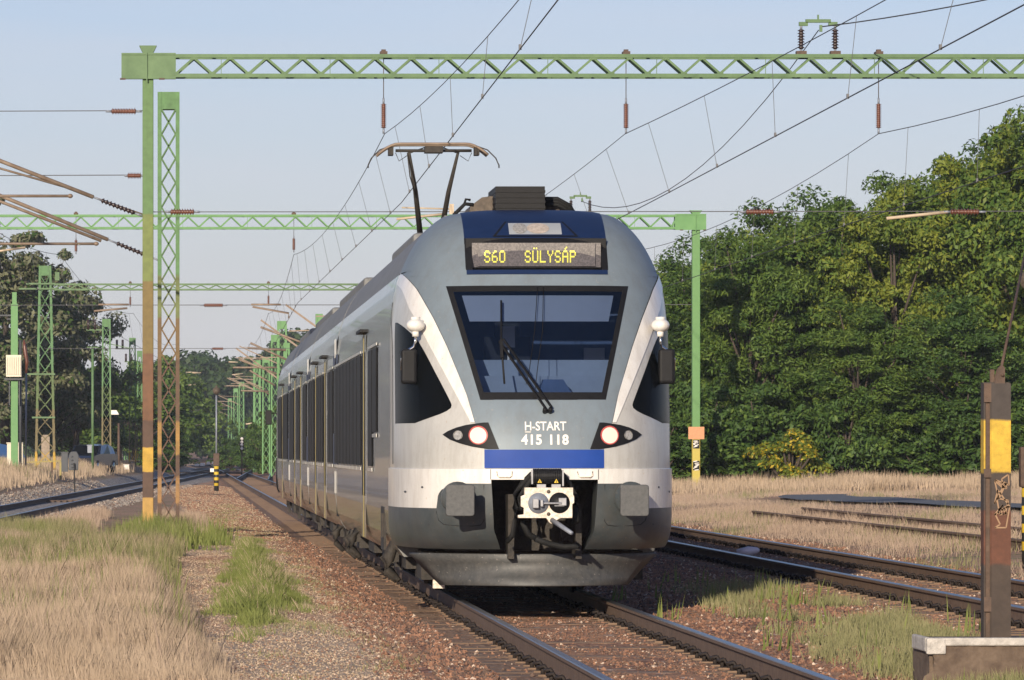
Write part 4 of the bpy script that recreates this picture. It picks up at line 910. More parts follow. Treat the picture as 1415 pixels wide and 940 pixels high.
tw = lattice_mast('lattice_mast', 'wide green lattice tower with work platform at the left in front of the big tree', X1(62, D3), D3+.6, .52, .88, Z1(367, D3), M['fartower'], 11, leg=.09, cap=.42, zb=.7)
mb = MB(); xx = X1(62, D3)
for (pa, pb, py) in ((36, 76, 392), (26, 76, 384+15), (35, 76, 517), (44, 76, 577)): mb.bar((X1(pa, D3), D3+.2, Z1(py, D3)), (X1(pb, D3), D3+.2, Z1(py, D3)), .08, .07)
mb.bar((X1(76, D3), D3+.2, Z1(382, D3)), (X1(82, D3), D3+.2, Z1(382, D3)), .5, .35); mb.build('cross_arm', M['green'], tw)
ml = [(147, 441, 266, .45, 'green and rust lattice mast left of the near gantry post, with raised double insulators'), (183, 467, 310, .40, 'slim lattice mast standing left of the thicker post, middle of three'), (193, 485, 350, .36, 'small lattice mast just left of the near gantry post, last of three')]
for (px, py, D, wd, lb) in ml:
    t = lattice_mast('lattice_mast', lb, X1(px, D), D, wd, wd*1.15, Z1(py, D), M['fartower'], 13, leg=.08, zb=.5)
    mb = MB(); zt = Z1(py+15, D); x = X1(px, D); mb.bar((x, D, zt), (x-1.05, D, zt), .07); mb.bar((x, D, zt-.7), (x+1.4, D, zt-1.0), .04)
    mb.build('cross_arm', M['green'], t)
    for k in (-.95, -.6): mb = MB(); mb.tube([(x+k, D, zt), (x+k, D, zt+.55)], .07, 8); mb.build('insulator', M['insuld'], t)
mb = MB(); mb.tube([(X1(128, 255), 255, .4), (X1(128, 255), 255, Z1(482, 255))], .07, 10); mb.bar((X1(120, 255), 255, Z1(480, 255)), (X1(136, 255), 255, Z1(480, 255)), .05); tag(mb.build('thin_pole', M['green'], None, Vector((X1(128, 255), 255, 0))), 'thin dark green pole between the lattice masts on the left', 'pole')
# the row of masts behind the train
rowm = [(5.15, 262), (5.5, 300), (5.7, 345), (5.85, 395), (5.5, 375), (5.6, 480), (5.9, 560), (6.0, 640)]
base = None
for i, (x, D) in enumerate(rowm):
    lb = 'green lattice mast in the distant row beyond the rear of the train'
    if base is None:
        base = lattice_mast('lattice_mast', lb, x, D, .5, .55, 8.2, M['brightgreen'], 12, group='distant row of green masts behind the train', leg=.085)
        mb = MB(); mb.bar((x, D, 5.9), (x-2.2, D, 6.9), .055); mb.bar((x, D, 6.75), (x-2.0, D, 6.85), .03); mb.bar((x-2.4, D, 6.3), (x-.7, D, 6.3), .035); mb.build('cantilever_arm', M['pipe'], base)
    else: dup(base, (x, D, 0), 0, (1, 1, 1+random.uniform(-.07, .04)))
for i, (x, D) in enumerate([(-4.6, 420), (-3.4, 470), (-3.9, 540), (-2.6, 610), (-1.6, 500)]):
    dup(base, (x, D, 0), math.pi, (.9, .9, .9), 'green lattice mast far off left of the tracks', 'distant masts left of the tracks')
# two mast heads just over the train roof
for (px, py, D, lb) in ((481, 412, 235, 'green mast head poking above the train roof, nearer and higher one'), (441, 434, 252, 'green mast head poking above the train roof, lower left one'), (396, 474, 290, 'green mast head above the rear end of the train')):
    t = lattice_mast('lattice_mast', lb, X1(px, D), D, .36, .4, Z1(py, D), M['brightgreen'], 12, leg=.09)
    mb = MB(); x = X1(px, D); z = Z1(py, D)-.8; mb.bar((x, D, z), (x-1.5, D, z-.05), .06); mb.bar((x, D, z-1.6), (x-2.9, D, z+.5), .09); 
    mb.build('cantilever_arm', M['pipe'], t)

# ------------------------------------------------------------------ cantilever tubes at the left posts
def tubeT(name, label, cat, pts, r, m, group=None, n=8):
    mb = MB(); mb.tube(pts, r, n); return tag(mb.build(name, m, None, Vector(pts[0])), label, cat, group)
xp1 = X1(197, D1); xt = X1(218, 97)
def cantilever(label, D, root, tip, arm, hor, D_off=0, extra=None):
    t = thing('cantilever', label, 'cantilever', (X1(root[0], D), D, Z1(root[1], D)))
    p = lambda q: (X1(q[0], D), D, Z1(q[1], D))
    ins_end = (root[0]+(tip[0]-root[0])*.19, root[1]+(tip[1]-root[1])*.19)
    mb = MB(); mb.tube([p(ins_end), p(tip)], .038, 10); mb.build('main_tube', M['pipe'], t)
    insulator('x', p(root), p(ins_end), .055, 9, M['insuld'], '', '', parent=t)
    mb = MB()
    for a in arm: mb.tube([p(a[0]), p(a[1])], a[2], 8)
    mb.build('stay_tube', M['pipe'], t)
    mb = MB(); mb.tube([p(hor[0]), p(hor[1])], .026, 8); mb.ell(p(hor[1]), (.05, .05, .04)); mb.build('registration_arm', M['pipe'], t)
    return t
cantilever('upper brown tube cantilever rising left from the near gantry post', D1, (197, 299), (-160, 160), [((95, 262-2), (-150, 190), .02), ((197, 296), (100, 262), .012)], ((-150, 271), (97, 271)))
cantilever('lower brown tube cantilever rising left from the lattice mast beside the near post', 97, (222, 361), (-160, 205), [((140, 333), (-150, 220), .030)], ((-150, 337), (133, 337)))
tubeT('steady_arm', 'short straw-coloured arm hanging at far left under the lower cantilever', 'cantilever', [at(-40, 352, 97), at(0, 347, 97), at(35, 342, 97)], .022, M['ptube'])

# ------------------------------------------------------------------ wires
def wire(name, label, pts, r=.009, m='wire', group=None, cat='wire'):
    mb = MB(); mb.tube(pts, r, 4, caps=False, smooth=True); return tag(mb.build(name, M[m], None, Vector(pts[0])), label, cat, group)
def span(p, q, sag, n=14):
    p = Vector(p); q = Vector(q); return [tuple(p.lerp(q, i/n)-Vector((0, 0, 4*sag*(i/n)*(1-i/n)))) for i in range(n+1)]
def catenary(which, nodesM, nodesC, sag, r=.009):
    t = thing('overhead_line', which, 'overhead line', tuple(nodesM[0]))
    mp = []
    for i in range(len(nodesM)-1): s_ = span(nodesM[i], nodesM[i+1], sag); mp += s_ if i == 0 else s_[1:]
    cp_ = [tuple(c) for c in nodesC]
    mb = MB(); mb.tube(mp, r*.85, 4, caps=False); mb.build('messenger_wire', M['wire'], t)
    mb = MB(); mb.tube(cp_, r, 4, caps=False); mb.build('contact_wire', M['wire'], t)
    my = np.array(mp); cy = np.array(cp_)
    y = nodesM[0][1]+4
    k = 0
    while y < min(nodesM[-1][1], 330):
        a = [float(np.interp(y, my[:, 1], my[:, j])) for j in (0, 2)]; b_ = [float(np.interp(y, cy[:, 1], cy[:, j])) for j in (0, 2)]
        mb = MB(); mb.tube([(a[0], y, a[1]), (b_[0], y, b_[1])], .004, 4, caps=False); mb.box((b_[0], y, b_[1]+.02), (.03, .05, .06)); mb.build('dropper', M['wireg'], t); y += 7.8 if y < 160 else 12
    return t
ys_ = [28.6, D1, D2, D3, 276, 340, 410]
zM = [7.2, Z1(185, D1), 7.45, 7.3, 7.3, 7.3, 7.3]
catenary('overhead line above the train, touched by its pantograph', [(TX+d, y, z) for y, z, d in zip(ys_, zM, (.5, 0, -.26, 0, 0, .3, .9))], [(TX+d, y, 5.98) for y, d in zip(ys_, (-.05, .30, -.15, .25, -.1, .4, 1.0))], .46)
catenary('overhead line above the empty track right of the train', [(X1(864, D1)+d, y, z) for y, z, d in zip(ys_, zM, (1.25, 0, 0, 0, 0, 0, 0))], [(RX+d, y, 5.98) for y, d in zip(ys_, (.15, .15, .0, .25, 0, .2, 0))], .20)
catenary('overhead line farthest right, crossing in front of the trees', [(X1(1214, D1), y, z) for y, z in zip(ys_[:3], zM)], [(12.5+d, y, 5.75) for y, d in zip(ys_[:3], (.2, -.1, 0))], .55)
t = catenary('overhead line above the left curving track', [(leftc(y)+.1+(0 if y > 80 else 0), y, z) for y, z in zip([D1-20]+ys_[1:6], [7.1]+zM[1:6])], [(leftc(y)+.3, y, 5.9) for y in [D1-20]+ys_[1:6]], .5, r=.009)
wire('feeder_wire', 'sagging feeder wire between the raised insulators of the two gantries', span((X1(1131, D1), D1, Z1(42, D1)), (X1(803, D2), D2, Z1(278, D2)), 1.25), .011)
wire('feeder_wire', 'thick wire running from the near raised insulators to the right edge', span((X1(1136, D1), D1, Z1(37, D1)), (16.5, 70, 9.3), .25), .011)
xt2 = X1(197, D1)
# cross-span wires
def cross(D, py, pxa, pxb, insl, which):
    t = thing('cross_span_wire', which, 'overhead line', (X1(pxa, D), D, Z1(py, D)))
    mb = MB(); mb.tube(span((X1(pxa, D), D, Z1(py, D)), (X1(pxb, D), D, Z1(py-1, D)), .0, 2), .008 if D < 100 else .011, 4, caps=False); mb.build('wire', M['wireg'], t)
    for (a, b_) in insl: insulator('x', (X1(a, D), D-.01, Z1(py, D)), (X1(b_, D), D-.01, Z1(py, D)), .065 if D < 100 else .075, 9, M['insul'], '', '', parent=t)
    return t
t = cross(D1, 293, 212, 1480, [(228, 276), (1022, 1078), (1304, 1362)], 'horizontal cross wire with brown insulators at the near gantry')
mb = MB(); mb.tube([at(1225, 302, D1), at(1310, 293, D1)], .030, 8); mb.build('steady_arm', M['ptube'], t)
mb = MB(); mb.tube([at(555, 287, D1), at(624, 289, D1)], .016, 6); mb.box(at(624, 289, D1), (.08, .05, .18)); mb.tube([at(548, 303, D1), at(612, 296, D1)], .022, 8); mb.build('registration_arm', M['ptube'], t)
cross(D2, 422, -100, 960, [(276, 314)], 'horizontal cross wire at the second gantry'); cross(D3, 482, 62, 640, [(290, 312)], 'horizontal cross wire at the third gantry')
t = cross(D1, 154, -60, 197, [(146, 196)], 'upper cross wire from the left edge to the near post'); t = cross(D1, 243, -60, 197, [(172, 199)], 'lower cross wire from the left edge to the near post')
# registration arms in the distance, over our track and the left one
for (pts, D, lb) in (([(347, 421), (388, 421)], D2, 'upper short arm'), ([(349, 424), (399, 433), (399, 440)], D2, 'lower bent arm'), ([(136, 421), (178, 421)], D2, 'left upper arm'), ([(130, 430), (176, 426)], D2, 'left lower arm')):
    tubeT('registration_arm', lb+' under the second gantry', 'cantilever', [at(a, b_, D) for a, b_ in pts], .03, M['pipe'])
for k, (a, b_, c, d, D) in enumerate(((360, 452, 440, 482, 230), (342, 481, 395, 484, 232), (346, 474, 402, 500, 246), (330, 497, 392, 520, 265), (322, 508, 385, 508, 268), (345, 512, 380, 533, 290), (333, 540, 372, 541, 330), (340, 527, 372, 545, 340))):
    tubeT('cantilever', 'brown cantilever tube reaching over the track beyond the train', 'cantilever', [at(a, b_, D), at(c, d, D)], .05, M['pipe'], 'distant brown cantilever tubes')
for k in range(14):
    D = 420+18*k; sdn = random.choice((0, 1)); x = (262+random.uniform(-8, 6)) if sdn else 330+random.uniform(-15, 25); y = 500+random.uniform(0, 90)
    tubeT('cantilever', 'pale cantilever tube of the far overhead line', 'cantilever', [at(x, y, D), at(x+random.uniform(10, 18), y-random.uniform(-1, 4), D)], .06, M['ptube'], 'far pale cantilever tubes')

# ------------------------------------------------------------------ striped signal poles
def spole(D, x, h, label):
    g = ground(x, D); t = thing('signal_pole', label, 'pole', (x, D, g), 'striped signal poles')
    mb = MB(); mb.tube([(x, D, g+.0), (x, D, g+1.02)], .095, 14); b_ = mb.build('striped_base', M['stripe'], t)
    mb = MB(); mb.box((x, D, g+1.25), (.24, .16, .5)); bevel(mb.build('junction_box', M['rust'], t), .02)
    mb = MB(); mb.tube([(x, D, g+1.0), (x, D, g+h)], .035, 8); mb.build('pole_tube', M['greymetal'], t)
    mb = MB(); mb.tube([(x, D-.05, g+h), (x, D-.2, g+h+.0)], [.09, .15], 12); mb.tube([(x, D, g+h-.1), (x, D, g+h+.22)], [.06, .03], 8); mb.build('lamp_hood', M['browncover'], t)
    return t
spole(199, X1(299, 199), 3.95, 'thin pole with black and yellow striped foot standing left of the train')
spole(62.5, 10.45, 3.55, 'thin pole with black and yellow striped foot at the right edge of the picture')

# ------------------------------------------------------------------ foreground stub post and its concrete block
DB_ = 36.2; gx = X1(1378, DB_); gz = 0.0
bt = thing('concrete_foundation', 'weathered concrete block with flaking white painted top edge, under the rusty stub post', 'foundation', (5.6, DB_, 0))
bx0, bx1 = X1(1270, DB_), X1(1470, DB_); zt = Z1(879, DB_)
mb = MB(); rr = random.Random(3); NX, NZ = 26, 9
for (ya, flip) in ((DB_-.38, 1),):
    vs = []
    for j in range(NZ+1):
        for i in range(NX+1):
            x = bx0+(bx1-bx0)*i/NX; z = zt-.03-(.36)*j/NZ; t = j/NZ
            if i == 0: x += .0 + .05*math.sin(t*3.5) - (.06 if t > .6 else 0)
            vs.append((x, ya-.02*rr.random()-.03*t, z))
    mb.add(vs, [(j*(NX+1)+i, j*(NX+1)+i+1, (j+1)*(NX+1)+i+1, (j+1)*(NX+1)+i) for j in range(NZ) for i in range(NX)], 0, True)
mb.box2((bx0+.02, DB_-.36, -.3), (bx1, DB_+.45, zt-.02)); mb.build('block', M['concrete'], bt)
mb = MB(); mb.box2((bx0-.005, DB_-.42, zt-.055), (bx1, DB_-.36, zt+.003)); mb.box2((bx0-.008, DB_-.425, zt-.115), (bx0+.13, DB_-.37, zt)); mb.box2((bx0-.01, DB_-.36, zt-.1), (bx0+.03, DB_+.3, zt+.004)); 
bevel(mb.build('painted_edge', M['whitewash'], bt), .012)
st = thing('stub_post', 'rusty brown steel stub post with a yellow band and scratched graffiti, on the concrete block', 'post', (gx, DB_, zt-.03))
PYF = DB_; zT = Z1(530, DB_)
zl = zt-.03
xl_, xr_ = X1(1358, DB_), X1(1395, DB_); xm = X1(1368, DB_)
# material bands are relative to post foot
mb = MB()
mb.box2((xm, PYF-.06, zl), (xr_, PYF-.048, zT)); mb.box2((xl_, PYF+.08, zl), (xr_, PYF+.092, zT)); mb.box2((xr_-.01, PYF-.048, zl), (xr_, PYF+.08, zT))
mb.box2((xl_, PYF-.045, zl), (xl_+.012, PYF+.08, zT)); mb.box2((xm-.006, PYF-.048, zl), (xm+.004, PYF-.0, zT)); mb.box2((xl_, PYF+.0, zT-.0), (xr_, PYF+.06, zT+.008))
mb.build('post_channel', M['stub'], st)
mb = MB()
for (za, zb_) in ((530, 556), (648, 660), (825, 845)): mb.box2((xl_, PYF-.058, Z1(zb_, DB_)), (xm, PYF-.046, Z1(za, DB_)))
mb.box2((xl_+.012, PYF-.03, zl), (xm-.006, PYF-.025, zT))
mb.build('lacing_plate', M['rust'], st)
mb = MB(); q = at(1382, 522, DB_); mb.prism([(q.x-.045, zT), (q.x+.03, zT), (q.x+.03, zT+.11), (q.x+.01, zT+.135), (q.x-.02, zT+.10)], PYF-.03, PYF-.015); mb.prism([(q.x-.045, zT), (q.x+.03, zT), (q.x+.03, zT+.11), (q.x+.01, zT+.135), (q.x-.02, zT+.10)], PYF+.02, PYF+.035); mb.box((q.x-.05, PYF+.05, zT+.05), (.03, .03, .1)); mb.tube([(q.x+.01, PYF-.05, zT+.06), (q.x+.01, PYF+.06, zT+.06)], .012, 8); mb.build('anchor_shackle', M['rust'], st)
mb = MB(); rr = random.Random(5); cxx = X1(1383, DB_); pr = None
for k in range(34):
    p = (cxx+rr.uniform(-.055, .055), PYF-.0625, Z1(658+k*2.0+rr.uniform(-16, 16), DB_))
    if pr: mb.bar(pr, p, .010, .002, up=(0, 1, 0))
    pr = p
mb.build('scratched_graffiti', mat('scratch_tan', (0.30, 0.19, 0.11), .8), st)
tubeT('guy_wire', 'guy rod rising from the shackle of the rusty stub post to the right', 'wire', [(q.x+.01, PYF, zT+.12), at(1400, 430, 37.5), at(1425, 310, 39)], .010, M['rust'])

# ------------------------------------------------------------------ things on the left
DL = 205; GL = .72
xg = X1(20, DL); t = thing('transformer_post', 'square bright green post carrying a ribbed cream transformer at the far left', 'post', (xg, DL, GL))
mb = MB(); mb.box2((xg-.14, DL-.14, GL-.2), (xg+.14, DL+.14, Z1(420, DL))); mb.box2((xg-.09, DL-.09, Z1(420, DL)), (xg+.09, DL+.09, Z1(404, DL))); mb.build('post', M['brightgreen'], t)
mb = MB(); mb.box2((X1(9, DL), DL-.55, Z1(521, DL)), (X1(30, DL), DL-.15, Z1(491, DL)))
for k in range(7): x = X1(10.5+k*3, DL); mb.box2((x-.02, DL-.60, Z1(518, DL)), (x+.02, DL-.55, Z1(494, DL)))
tb = mb.build('transformer', M['cream'], t)
mb = MB(); mb.bar((xg-.4, DL-.3, Z1(524, DL)), (xg+.4, DL-.3, Z1(524, DL)), .08); mb.bar((xg-.3, DL, Z1(441, DL)), (xg+.12, DL, Z1(441, DL)), .05); mb.bar((X1(-2, DL), DL, Z1(436, DL)), (xg+.1, DL, Z1(436, DL)), .06); mb.bar((xg-.2, DL-.2, Z1(560, DL)), (xg-.2, DL-.2, Z1(524, DL)), .04); mb.bar((xg+.2, DL-.2, Z1(560, DL)), (xg+.2, DL-.2, Z1(524, DL)), .04); mb.build('bracket', M['greybox'], t)
mb = MB(); mb.tube([at(33, 470, DL), at(34, 480, DL), at(37, 500, DL), at(36, 516, DL)], [.03, .08, .09, .05], 8); mb.build('bushing', M['insul'], t)
mb = MB(); mb.tube([(X1(28, DL), DL, GL), (X1(28, DL), DL, Z1(470, DL))], .06, 8); mb.build('conduit', M['greybox'], t)
tubeT('thin_pole', 'thin pale pole beside the transformer post', 'pole', [(X1(35.5, 206), 206, GL), (X1(36.5, 206), 206, Z1(505, 206))], .035, M['greymetal'])
def cabinet(px0, px1, py0, py1, D, m, label):
    mb = MB(); mb.box2((X1(px0, D), D-.25, Z1(py1, D)), (X1(px1, D), D+.25, Z1(py0, D))); mb.box2((X1(px0, D)-.03, D-.28, Z1(py0, D)), (X1(px1, D)+.03, D+.28, Z1(py0, D)+.04)); mb.box2((X1(px0, D)+.03, D-.26, Z1(py1, D)+.12), (X1(px1, D)-.03, D-.253, Z1(py0, D)-.05))
    o = mb.build('cabinet', M[m], None, Vector((X1((px0+px1)/2, D), D, Z1(py1, D)))); bevel(o, .01); return tag(o, label, 'cabinet')
cabinet(10, 21, 613, 645, 206.5, 'cream', 'cream metal cabinet left behind the green transformer post'); cabinet(24, 32, 613, 645, 206.8, 'cream', 'narrower cream cabinet right behind the green transformer post')
# block pillar
t = MB(); x0, x1 = X1(57, 240), X1(69, 240); z0 = Z1(640, 240); z1_ = Z1(604, 240); k = 0; z = z0
while z < z1_-.05:
    h = .14; o_ = (k % 2)*.1
    t.box2((x0+.01, 239.8, z), (x0+.17+o_, 240.1, z+h-.012)); t.box2((x0+.19+o_, 239.8, z), (x1-.01, 240.1, z+h-.012)); z += h; k += 1
t.box2((x0+.02, 239.82, z0-.4), (x1-.02, 240.08, z1_)); t.box2((x0+.06, 239.8, z1_), (x1-.06, 240.1, z1_+.1)); tag(t.build('block_pillar', M['stone'], None, Vector((x0, 240, z0))), 'pale stone block pillar seen through the legs of the lattice tower', 'pillar')
# yellow barrier
t = thing('barrier', 'low yellow pipe barrier in front of the lattice tower', 'barrier', (X1(60, 212), 212, GL)); mb = MB(); mb.bar(at(36, 639, 212), at(84, 637, 212), .05); mb.build('rail_bar', M['doory'], t)
for px in (49, 72, 83.5):
    mb = MB(); p = at(px, 640, 212); mb.bar((p.x, 212, .3), (p.x, 212, p.z+.04), .08); mb.build('barrier_post', M['doory'] if px != 72 else M['rust'], t)
# dwarf signal back board
t = thing('dwarf_signal', 'grey louvred signal seen from behind on a short dark stick left of the masts', 'signal', (X1(104, 190), 190, .6)); D = 190
mb = MB(); mb.prism([(X1(95, D), Z1(650, D)), (X1(108, D), Z1(650, D)), (X1(109, D), Z1(630, D)), (X1(106, D), Z1(624, D)), (X1(98, D), Z1(624, D)), (X1(95, D), Z1(630, D))], D, D+.1)
for k in range(4): mb.box((X1(99.5, D), D-.02, Z1(631+5*k, D)), (.08, .06, .05))
bevel(mb.build('signal_board', M['greybox'], t), .02)
mb = MB(); mb.bar((X1(103.5, D), D-.1, ground(X1(103.5, D), D)-.1), (X1(102.5, D), D-.1, Z1(640, D)), .05); mb.build('stick', M['black'], t)
cabinet(85, 94, 626, 652, 200, 'greybox', 'dark grey relay cabinet beside the louvred signal')
# cars
def car(D, xc, zb, L_, m, label, rz=0.25, parked=True):
    t = thing('parked_car', label, 'car', (xc, D, zb))
    W, H = 1.75, 1.45
    prf = [(-L_/2, .35), (-L_/2, .75), (-L_/2+.25, .85), (-L_*.22, .95), (-L_*.08, 1.38), (L_*.18, H), (L_*.38, 1.3), (L_/2-.1, .95), (L_/2, .8), (L_/2, .35)]
    def tr(x, y, z): c, s = math.cos(rz), math.sin(rz); return (xc+x*c-y*s, D+x*s+y*c, zb+z)
    mb = MB(); n = len(prf); vs = []
    for yy_, k in ((-W/2, 1), (-W/2+.14, 2), (W/2-.14, 2), (W/2, 1)):
        for (x, z) in prf: vs.append(tr(x, yy_ if (z < .9 or k == 2) else yy_, z if k == 2 or z < .9 else .95))
    for r_ in range(3):
        for i in range(n): mb.add([vs[r_*n+i], vs[r_*n+(i+1) % n], vs[(r_+1)*n+(i+1) % n], vs[(r_+1)*n+i]], [(0, 1, 2, 3)])
    mb.add(vs[:n], [tuple(range(n))]); mb.add(vs[3*n:], [tuple(range(n))]); bevel(mb.build('car_body', M[m], t), .04)
    mb = MB()
    for sy in (-1, 1):
        y = sy*(W/2-.09); mb.add([tr(-L_*.2, y*1.01, .97), tr(-L_*.08, y*.93, 1.34), tr(L_*.2, y*.93, 1.38), tr(L_*.4, y*1.01, .98)], [(0, 1, 2, 3)])
    mb.add([tr(-L_*.225, -.7, .98), tr(-L_*.225, .7, .98), tr(-L_*.09, .62, 1.36), tr(-L_*.09, -.62, 1.36)], [(0, 1, 2, 3)]); mb.build('car_window', M['dglass'], t)
    for sx in (-.32, .32):
        for sy in (-1, 1):
            mb = MB(); mb.tube([tr(sx*L_, sy*(W/2-.2), .31), tr(sx*L_, sy*(W/2+.01), .31)], .31, 20); wh = mb.build('wheel', M['rubber'], t)
            mb = MB(); mb.tube([tr(sx*L_, sy*(W/2), .31), tr(sx*L_, sy*(W/2+.02), .31)], .19, 16); mb.build('rim', M['chrome'], wh)
    return t
car(250, X1(-12, 250)-.6, .40, 4.2, 'carblue', 'blue car parked at the left edge behind the cabinets', .5)
car(262, X1(124, 262), .38, 3.9, 'carblack', 'black car parked in shade among the left masts', 1.25)
# small equipment among the masts
t = thing('signal_post', 'rust-red post with a bent white lamp hood among the left masts', 'signal', (X1(164, 280), 280, .5)); D = 280
mb = MB(); mb.tube([(X1(164, D), D, .3), (X1(164, D), D, Z1(585, D))], [.10, .06], 8); mb.build('post', M['rust'], t); mb = MB(); mb.prism([(X1(153, D), Z1(573, D)), (X1(153, D), Z1(567, D)), (X1(161, D), Z1(567, D)), (X1(164.5, D), Z1(573, D)), (X1(160, D), Z1(573, D))], D-.15, D+.15); mb.build('lamp_hood', M['pipewhite'], t)
cabinet(171, 178, 643, 649, 285, 'pipewhite', 'small white box on the ground left of the near gantry post'); cabinet(121, 127, 616, 626, 252, 'greymetal', 'small grey box mounted by the thin green pole')
t = thing('dwarf_signal', 'small white-faced ground signal beyond the rear of the train', 'signal', (X1(334, 330), 330, 0)); D = 330; mb = MB(); mb.box2((X1(331.5, D), D, Z1(622, D)), (X1(337, D), D+.1, Z1(604, D))); mb.build('signal_board', M['black'], t)
for py in (606.5, 611, 615, 620): mb = MB(); mb.tube([(X1(334.2, D), D-.03, Z1(py, D)), (X1(334.2, D), D, Z1(py, D))], .10, 10); mb.build('lamp_face', M['pipewhite'], t)
mb = MB(); mb.bar((X1(334.2, D), D+.1, -.2), (X1(334.2, D), D+.1, Z1(606, D)), .08); mb.build('post', M['rust'], t)
# litter
mb = MB(); p = at(1033, 760, 70); p.z = RZ-.02; p.x = RX-.15; p = Vector((X1(1033, 73), 73, .06)); mb.tube([p+Vector((-.15, 0, 0)), p+Vector((.02, 0, .03)), p+Vector((.14, 0, .04)), p+Vector((.17, 0, .04))], [.055, .07, .045, .02], 10); tag(mb.build('plastic_bottle', mat('crumpled_plastic', (.62, .55, .58), .3), None, p), 'crumpled pale plastic bottle lying between the rails right of the train', 'litter')
mb = MB(); p = Vector((X1(9, 50), 50.6, .12)); mb.ell(p, (.05, .04, .05)); tag(mb.build('paper_scrap', M['pipewhite'], None, p), 'small white paper scrap in the dry grass at the left edge', 'litter')
# stones on the edge of the left bank
mb = MB(); 
for k in range(9): mb.box((X1(45+8*k, 160), 160+.4*k, ground(X1(45+8*k, 160), 160)+.02), (.22, .3, .10))
tag(mb.build('old_kerb', M['rust'], None, Vector((X1(45, 160), 160, 0))), 'broken brown old kerb edge beyond the left track', 'kerb')

# ------------------------------------------------------------------ vegetation
rng = np.random.default_rng(11)
def quads_obj(name, V, mats, parent=None, midx=None, nv=4, smooth=False):
    n = V.shape[0]; me = bpy.data.meshes.new(name)
    me.vertices.add(n*nv); me.vertices.foreach_set('co', V.reshape(-1).astype(np.float32))
    me.loops.add(n*nv); me.loops.foreach_set('vertex_index', np.arange(n*nv, dtype=np.int32))
    me.polygons.add(n); me.polygons.foreach_set('loop_start', (np.arange(n)*nv).astype(np.int32)); me.polygons.foreach_set('loop_total', np.full(n, nv, dtype=np.int32))
    for m in mats: me.materials.append(m)
    if midx is not None: me.polygons.foreach_set('material_index', midx.astype(np.int32))
    me.update(calc_edges=True); me.validate()
    o = bpy.data.objects.new(name, me); COL.objects.link(o)
    if parent: o.parent = parent
    return o
def leaves(P, Nrm, L_, W_):
    n = len(P); r = rng.normal(size=(n, 3)); t = np.cross(Nrm, r); t /= np.linalg.norm(t, axis=1)[:, None]+1e-9
    b_ = np.cross(Nrm, t); L_ = L_*(0.6+0.8*rng.random(n))[:, None]; W_ = W_*(0.6+0.8*rng.random(n))[:, None]
    return np.stack([P-t*L_/2, P+b_*W_/2+Nrm*L_*.08, P+t*L_/2, P-b_*W_/2+Nrm*L_*.08], axis=1)
def crown_pts(H, Rr, z0, ncl, per, clr, shape=1.0):
    """clumps in an egg-shaped volume; returns leaf positions, outward normals and clump centres"""
    C = []; 
    while len(C) < ncl:
        p = rng.uniform(-1, 1, 3); r = np.linalg.norm(p)
        if r > 1 or (r < .55 and rng.random() < .7): continue
        zz = (p[2]+1)/2; rad = Rr*(1.0-.25*max(0, zz-.5)*2*shape)
        lump = 1+.25*math.sin(3*math.atan2(p[1], p[0])+zz*7)+.15*math.sin(5*math.atan2(p[1], p[0])-zz*11)+.14*rng.normal()
        C.append((p[0]*rad*lump, p[1]*rad*lump, z0+zz*(H-z0)+.35*rng.normal()*(zz > .8)))
    C = np.array(C); cr = clr*(.6+.8*rng.random(ncl))
    idx = np.repeat(np.arange(ncl), per); q = rng.normal(size=(len(idx), 3)); q /= np.linalg.norm(q, axis=1)[:, None]; q *= (rng.random(len(idx))**.45)[:, None]
    q[:, 2] *= .55
    P = C[idx]+q*cr[idx][:, None]
    # droop with distance from clump centre
    P[:, 2] -= .25*cr[idx]*(q[:, 0]**2+q[:, 1]**2)
    Nn = q*.8+np.array([0, 0, .55])+rng.normal(size=P.shape)*.55; Nn /= np.linalg.norm(Nn, axis=1)[:, None]
    return P, Nn, C
def make_tree(label, H, Rr, z0, ncl, per, clr, lm, LW=(.24, .11), group=None, name='broadleaf_tree', lm2=None):
    t = thing(name, label, 'tree', (0, 0, 0), group)
    P, Nn, C = crown_pts(H, Rr, z0, ncl, per, clr)
    mi = (rng.random(len(P)) < .22).astype(int) if lm2 else None
    quads_obj('crown', leaves(P, Nn, *LW), [M[lm]]+([M[lm2]] if lm2 else []), t, mi)
    mb = MB(); mb.tube([(0, 0, -.2), (.05, .03, H*.25), (-.05, .08, H*.5), (.03, 0, H*.82)], [H*.022, H*.017, H*.011, .03], 8)
    for k in range(0, len(C), max(1, len(C)//16)):
        c = C[k]; s_ = min(max(c[2]-1.5, z0*.6), H*.7)*.7; mb.tube([(0, 0, s_), (c[0]*.5, c[1]*.5, (s_+c[2])/2+.1), tuple(c)], [.07, .045, .015], 5)
    mb.build('trunk', M['bark'], t)
    return t
protos = [make_tree('p', 9.5, 2.6, .6, 120, 290, .66, 'leafA', LW=(.17, .085), lm2='leafB'), make_tree('p', 9.5, 2.7, .6, 130, 290, .66, 'leafC', LW=(.16, .08), lm2='leafA'),
          make_tree('p', 9.5, 2.6, .5, 115, 290, .64, 'leafB', LW=(.17, .08), lm2='leafA'), make_tree('p', 9.5, 2.7, .4, 140, 270, .64, 'leafA', lm2='leafC', LW=(.22, .065))]
small = make_tree('p', 3.2, 1.6, .1, 60, 130, .42, 'leafC', lm2='leafA', LW=(.2, .09), name='shrub')
farT = make_tree('p', 14, 4.4, 1.0, 80, 230, 1.05, 'leafD', lm2='leafC', LW=(.32, .17))
farT2 = make_tree('p', 12, 4.5, .8, 80, 110, 1.2, 'leafA', lm2='leafC', LW=(.5, .3))
used = set()
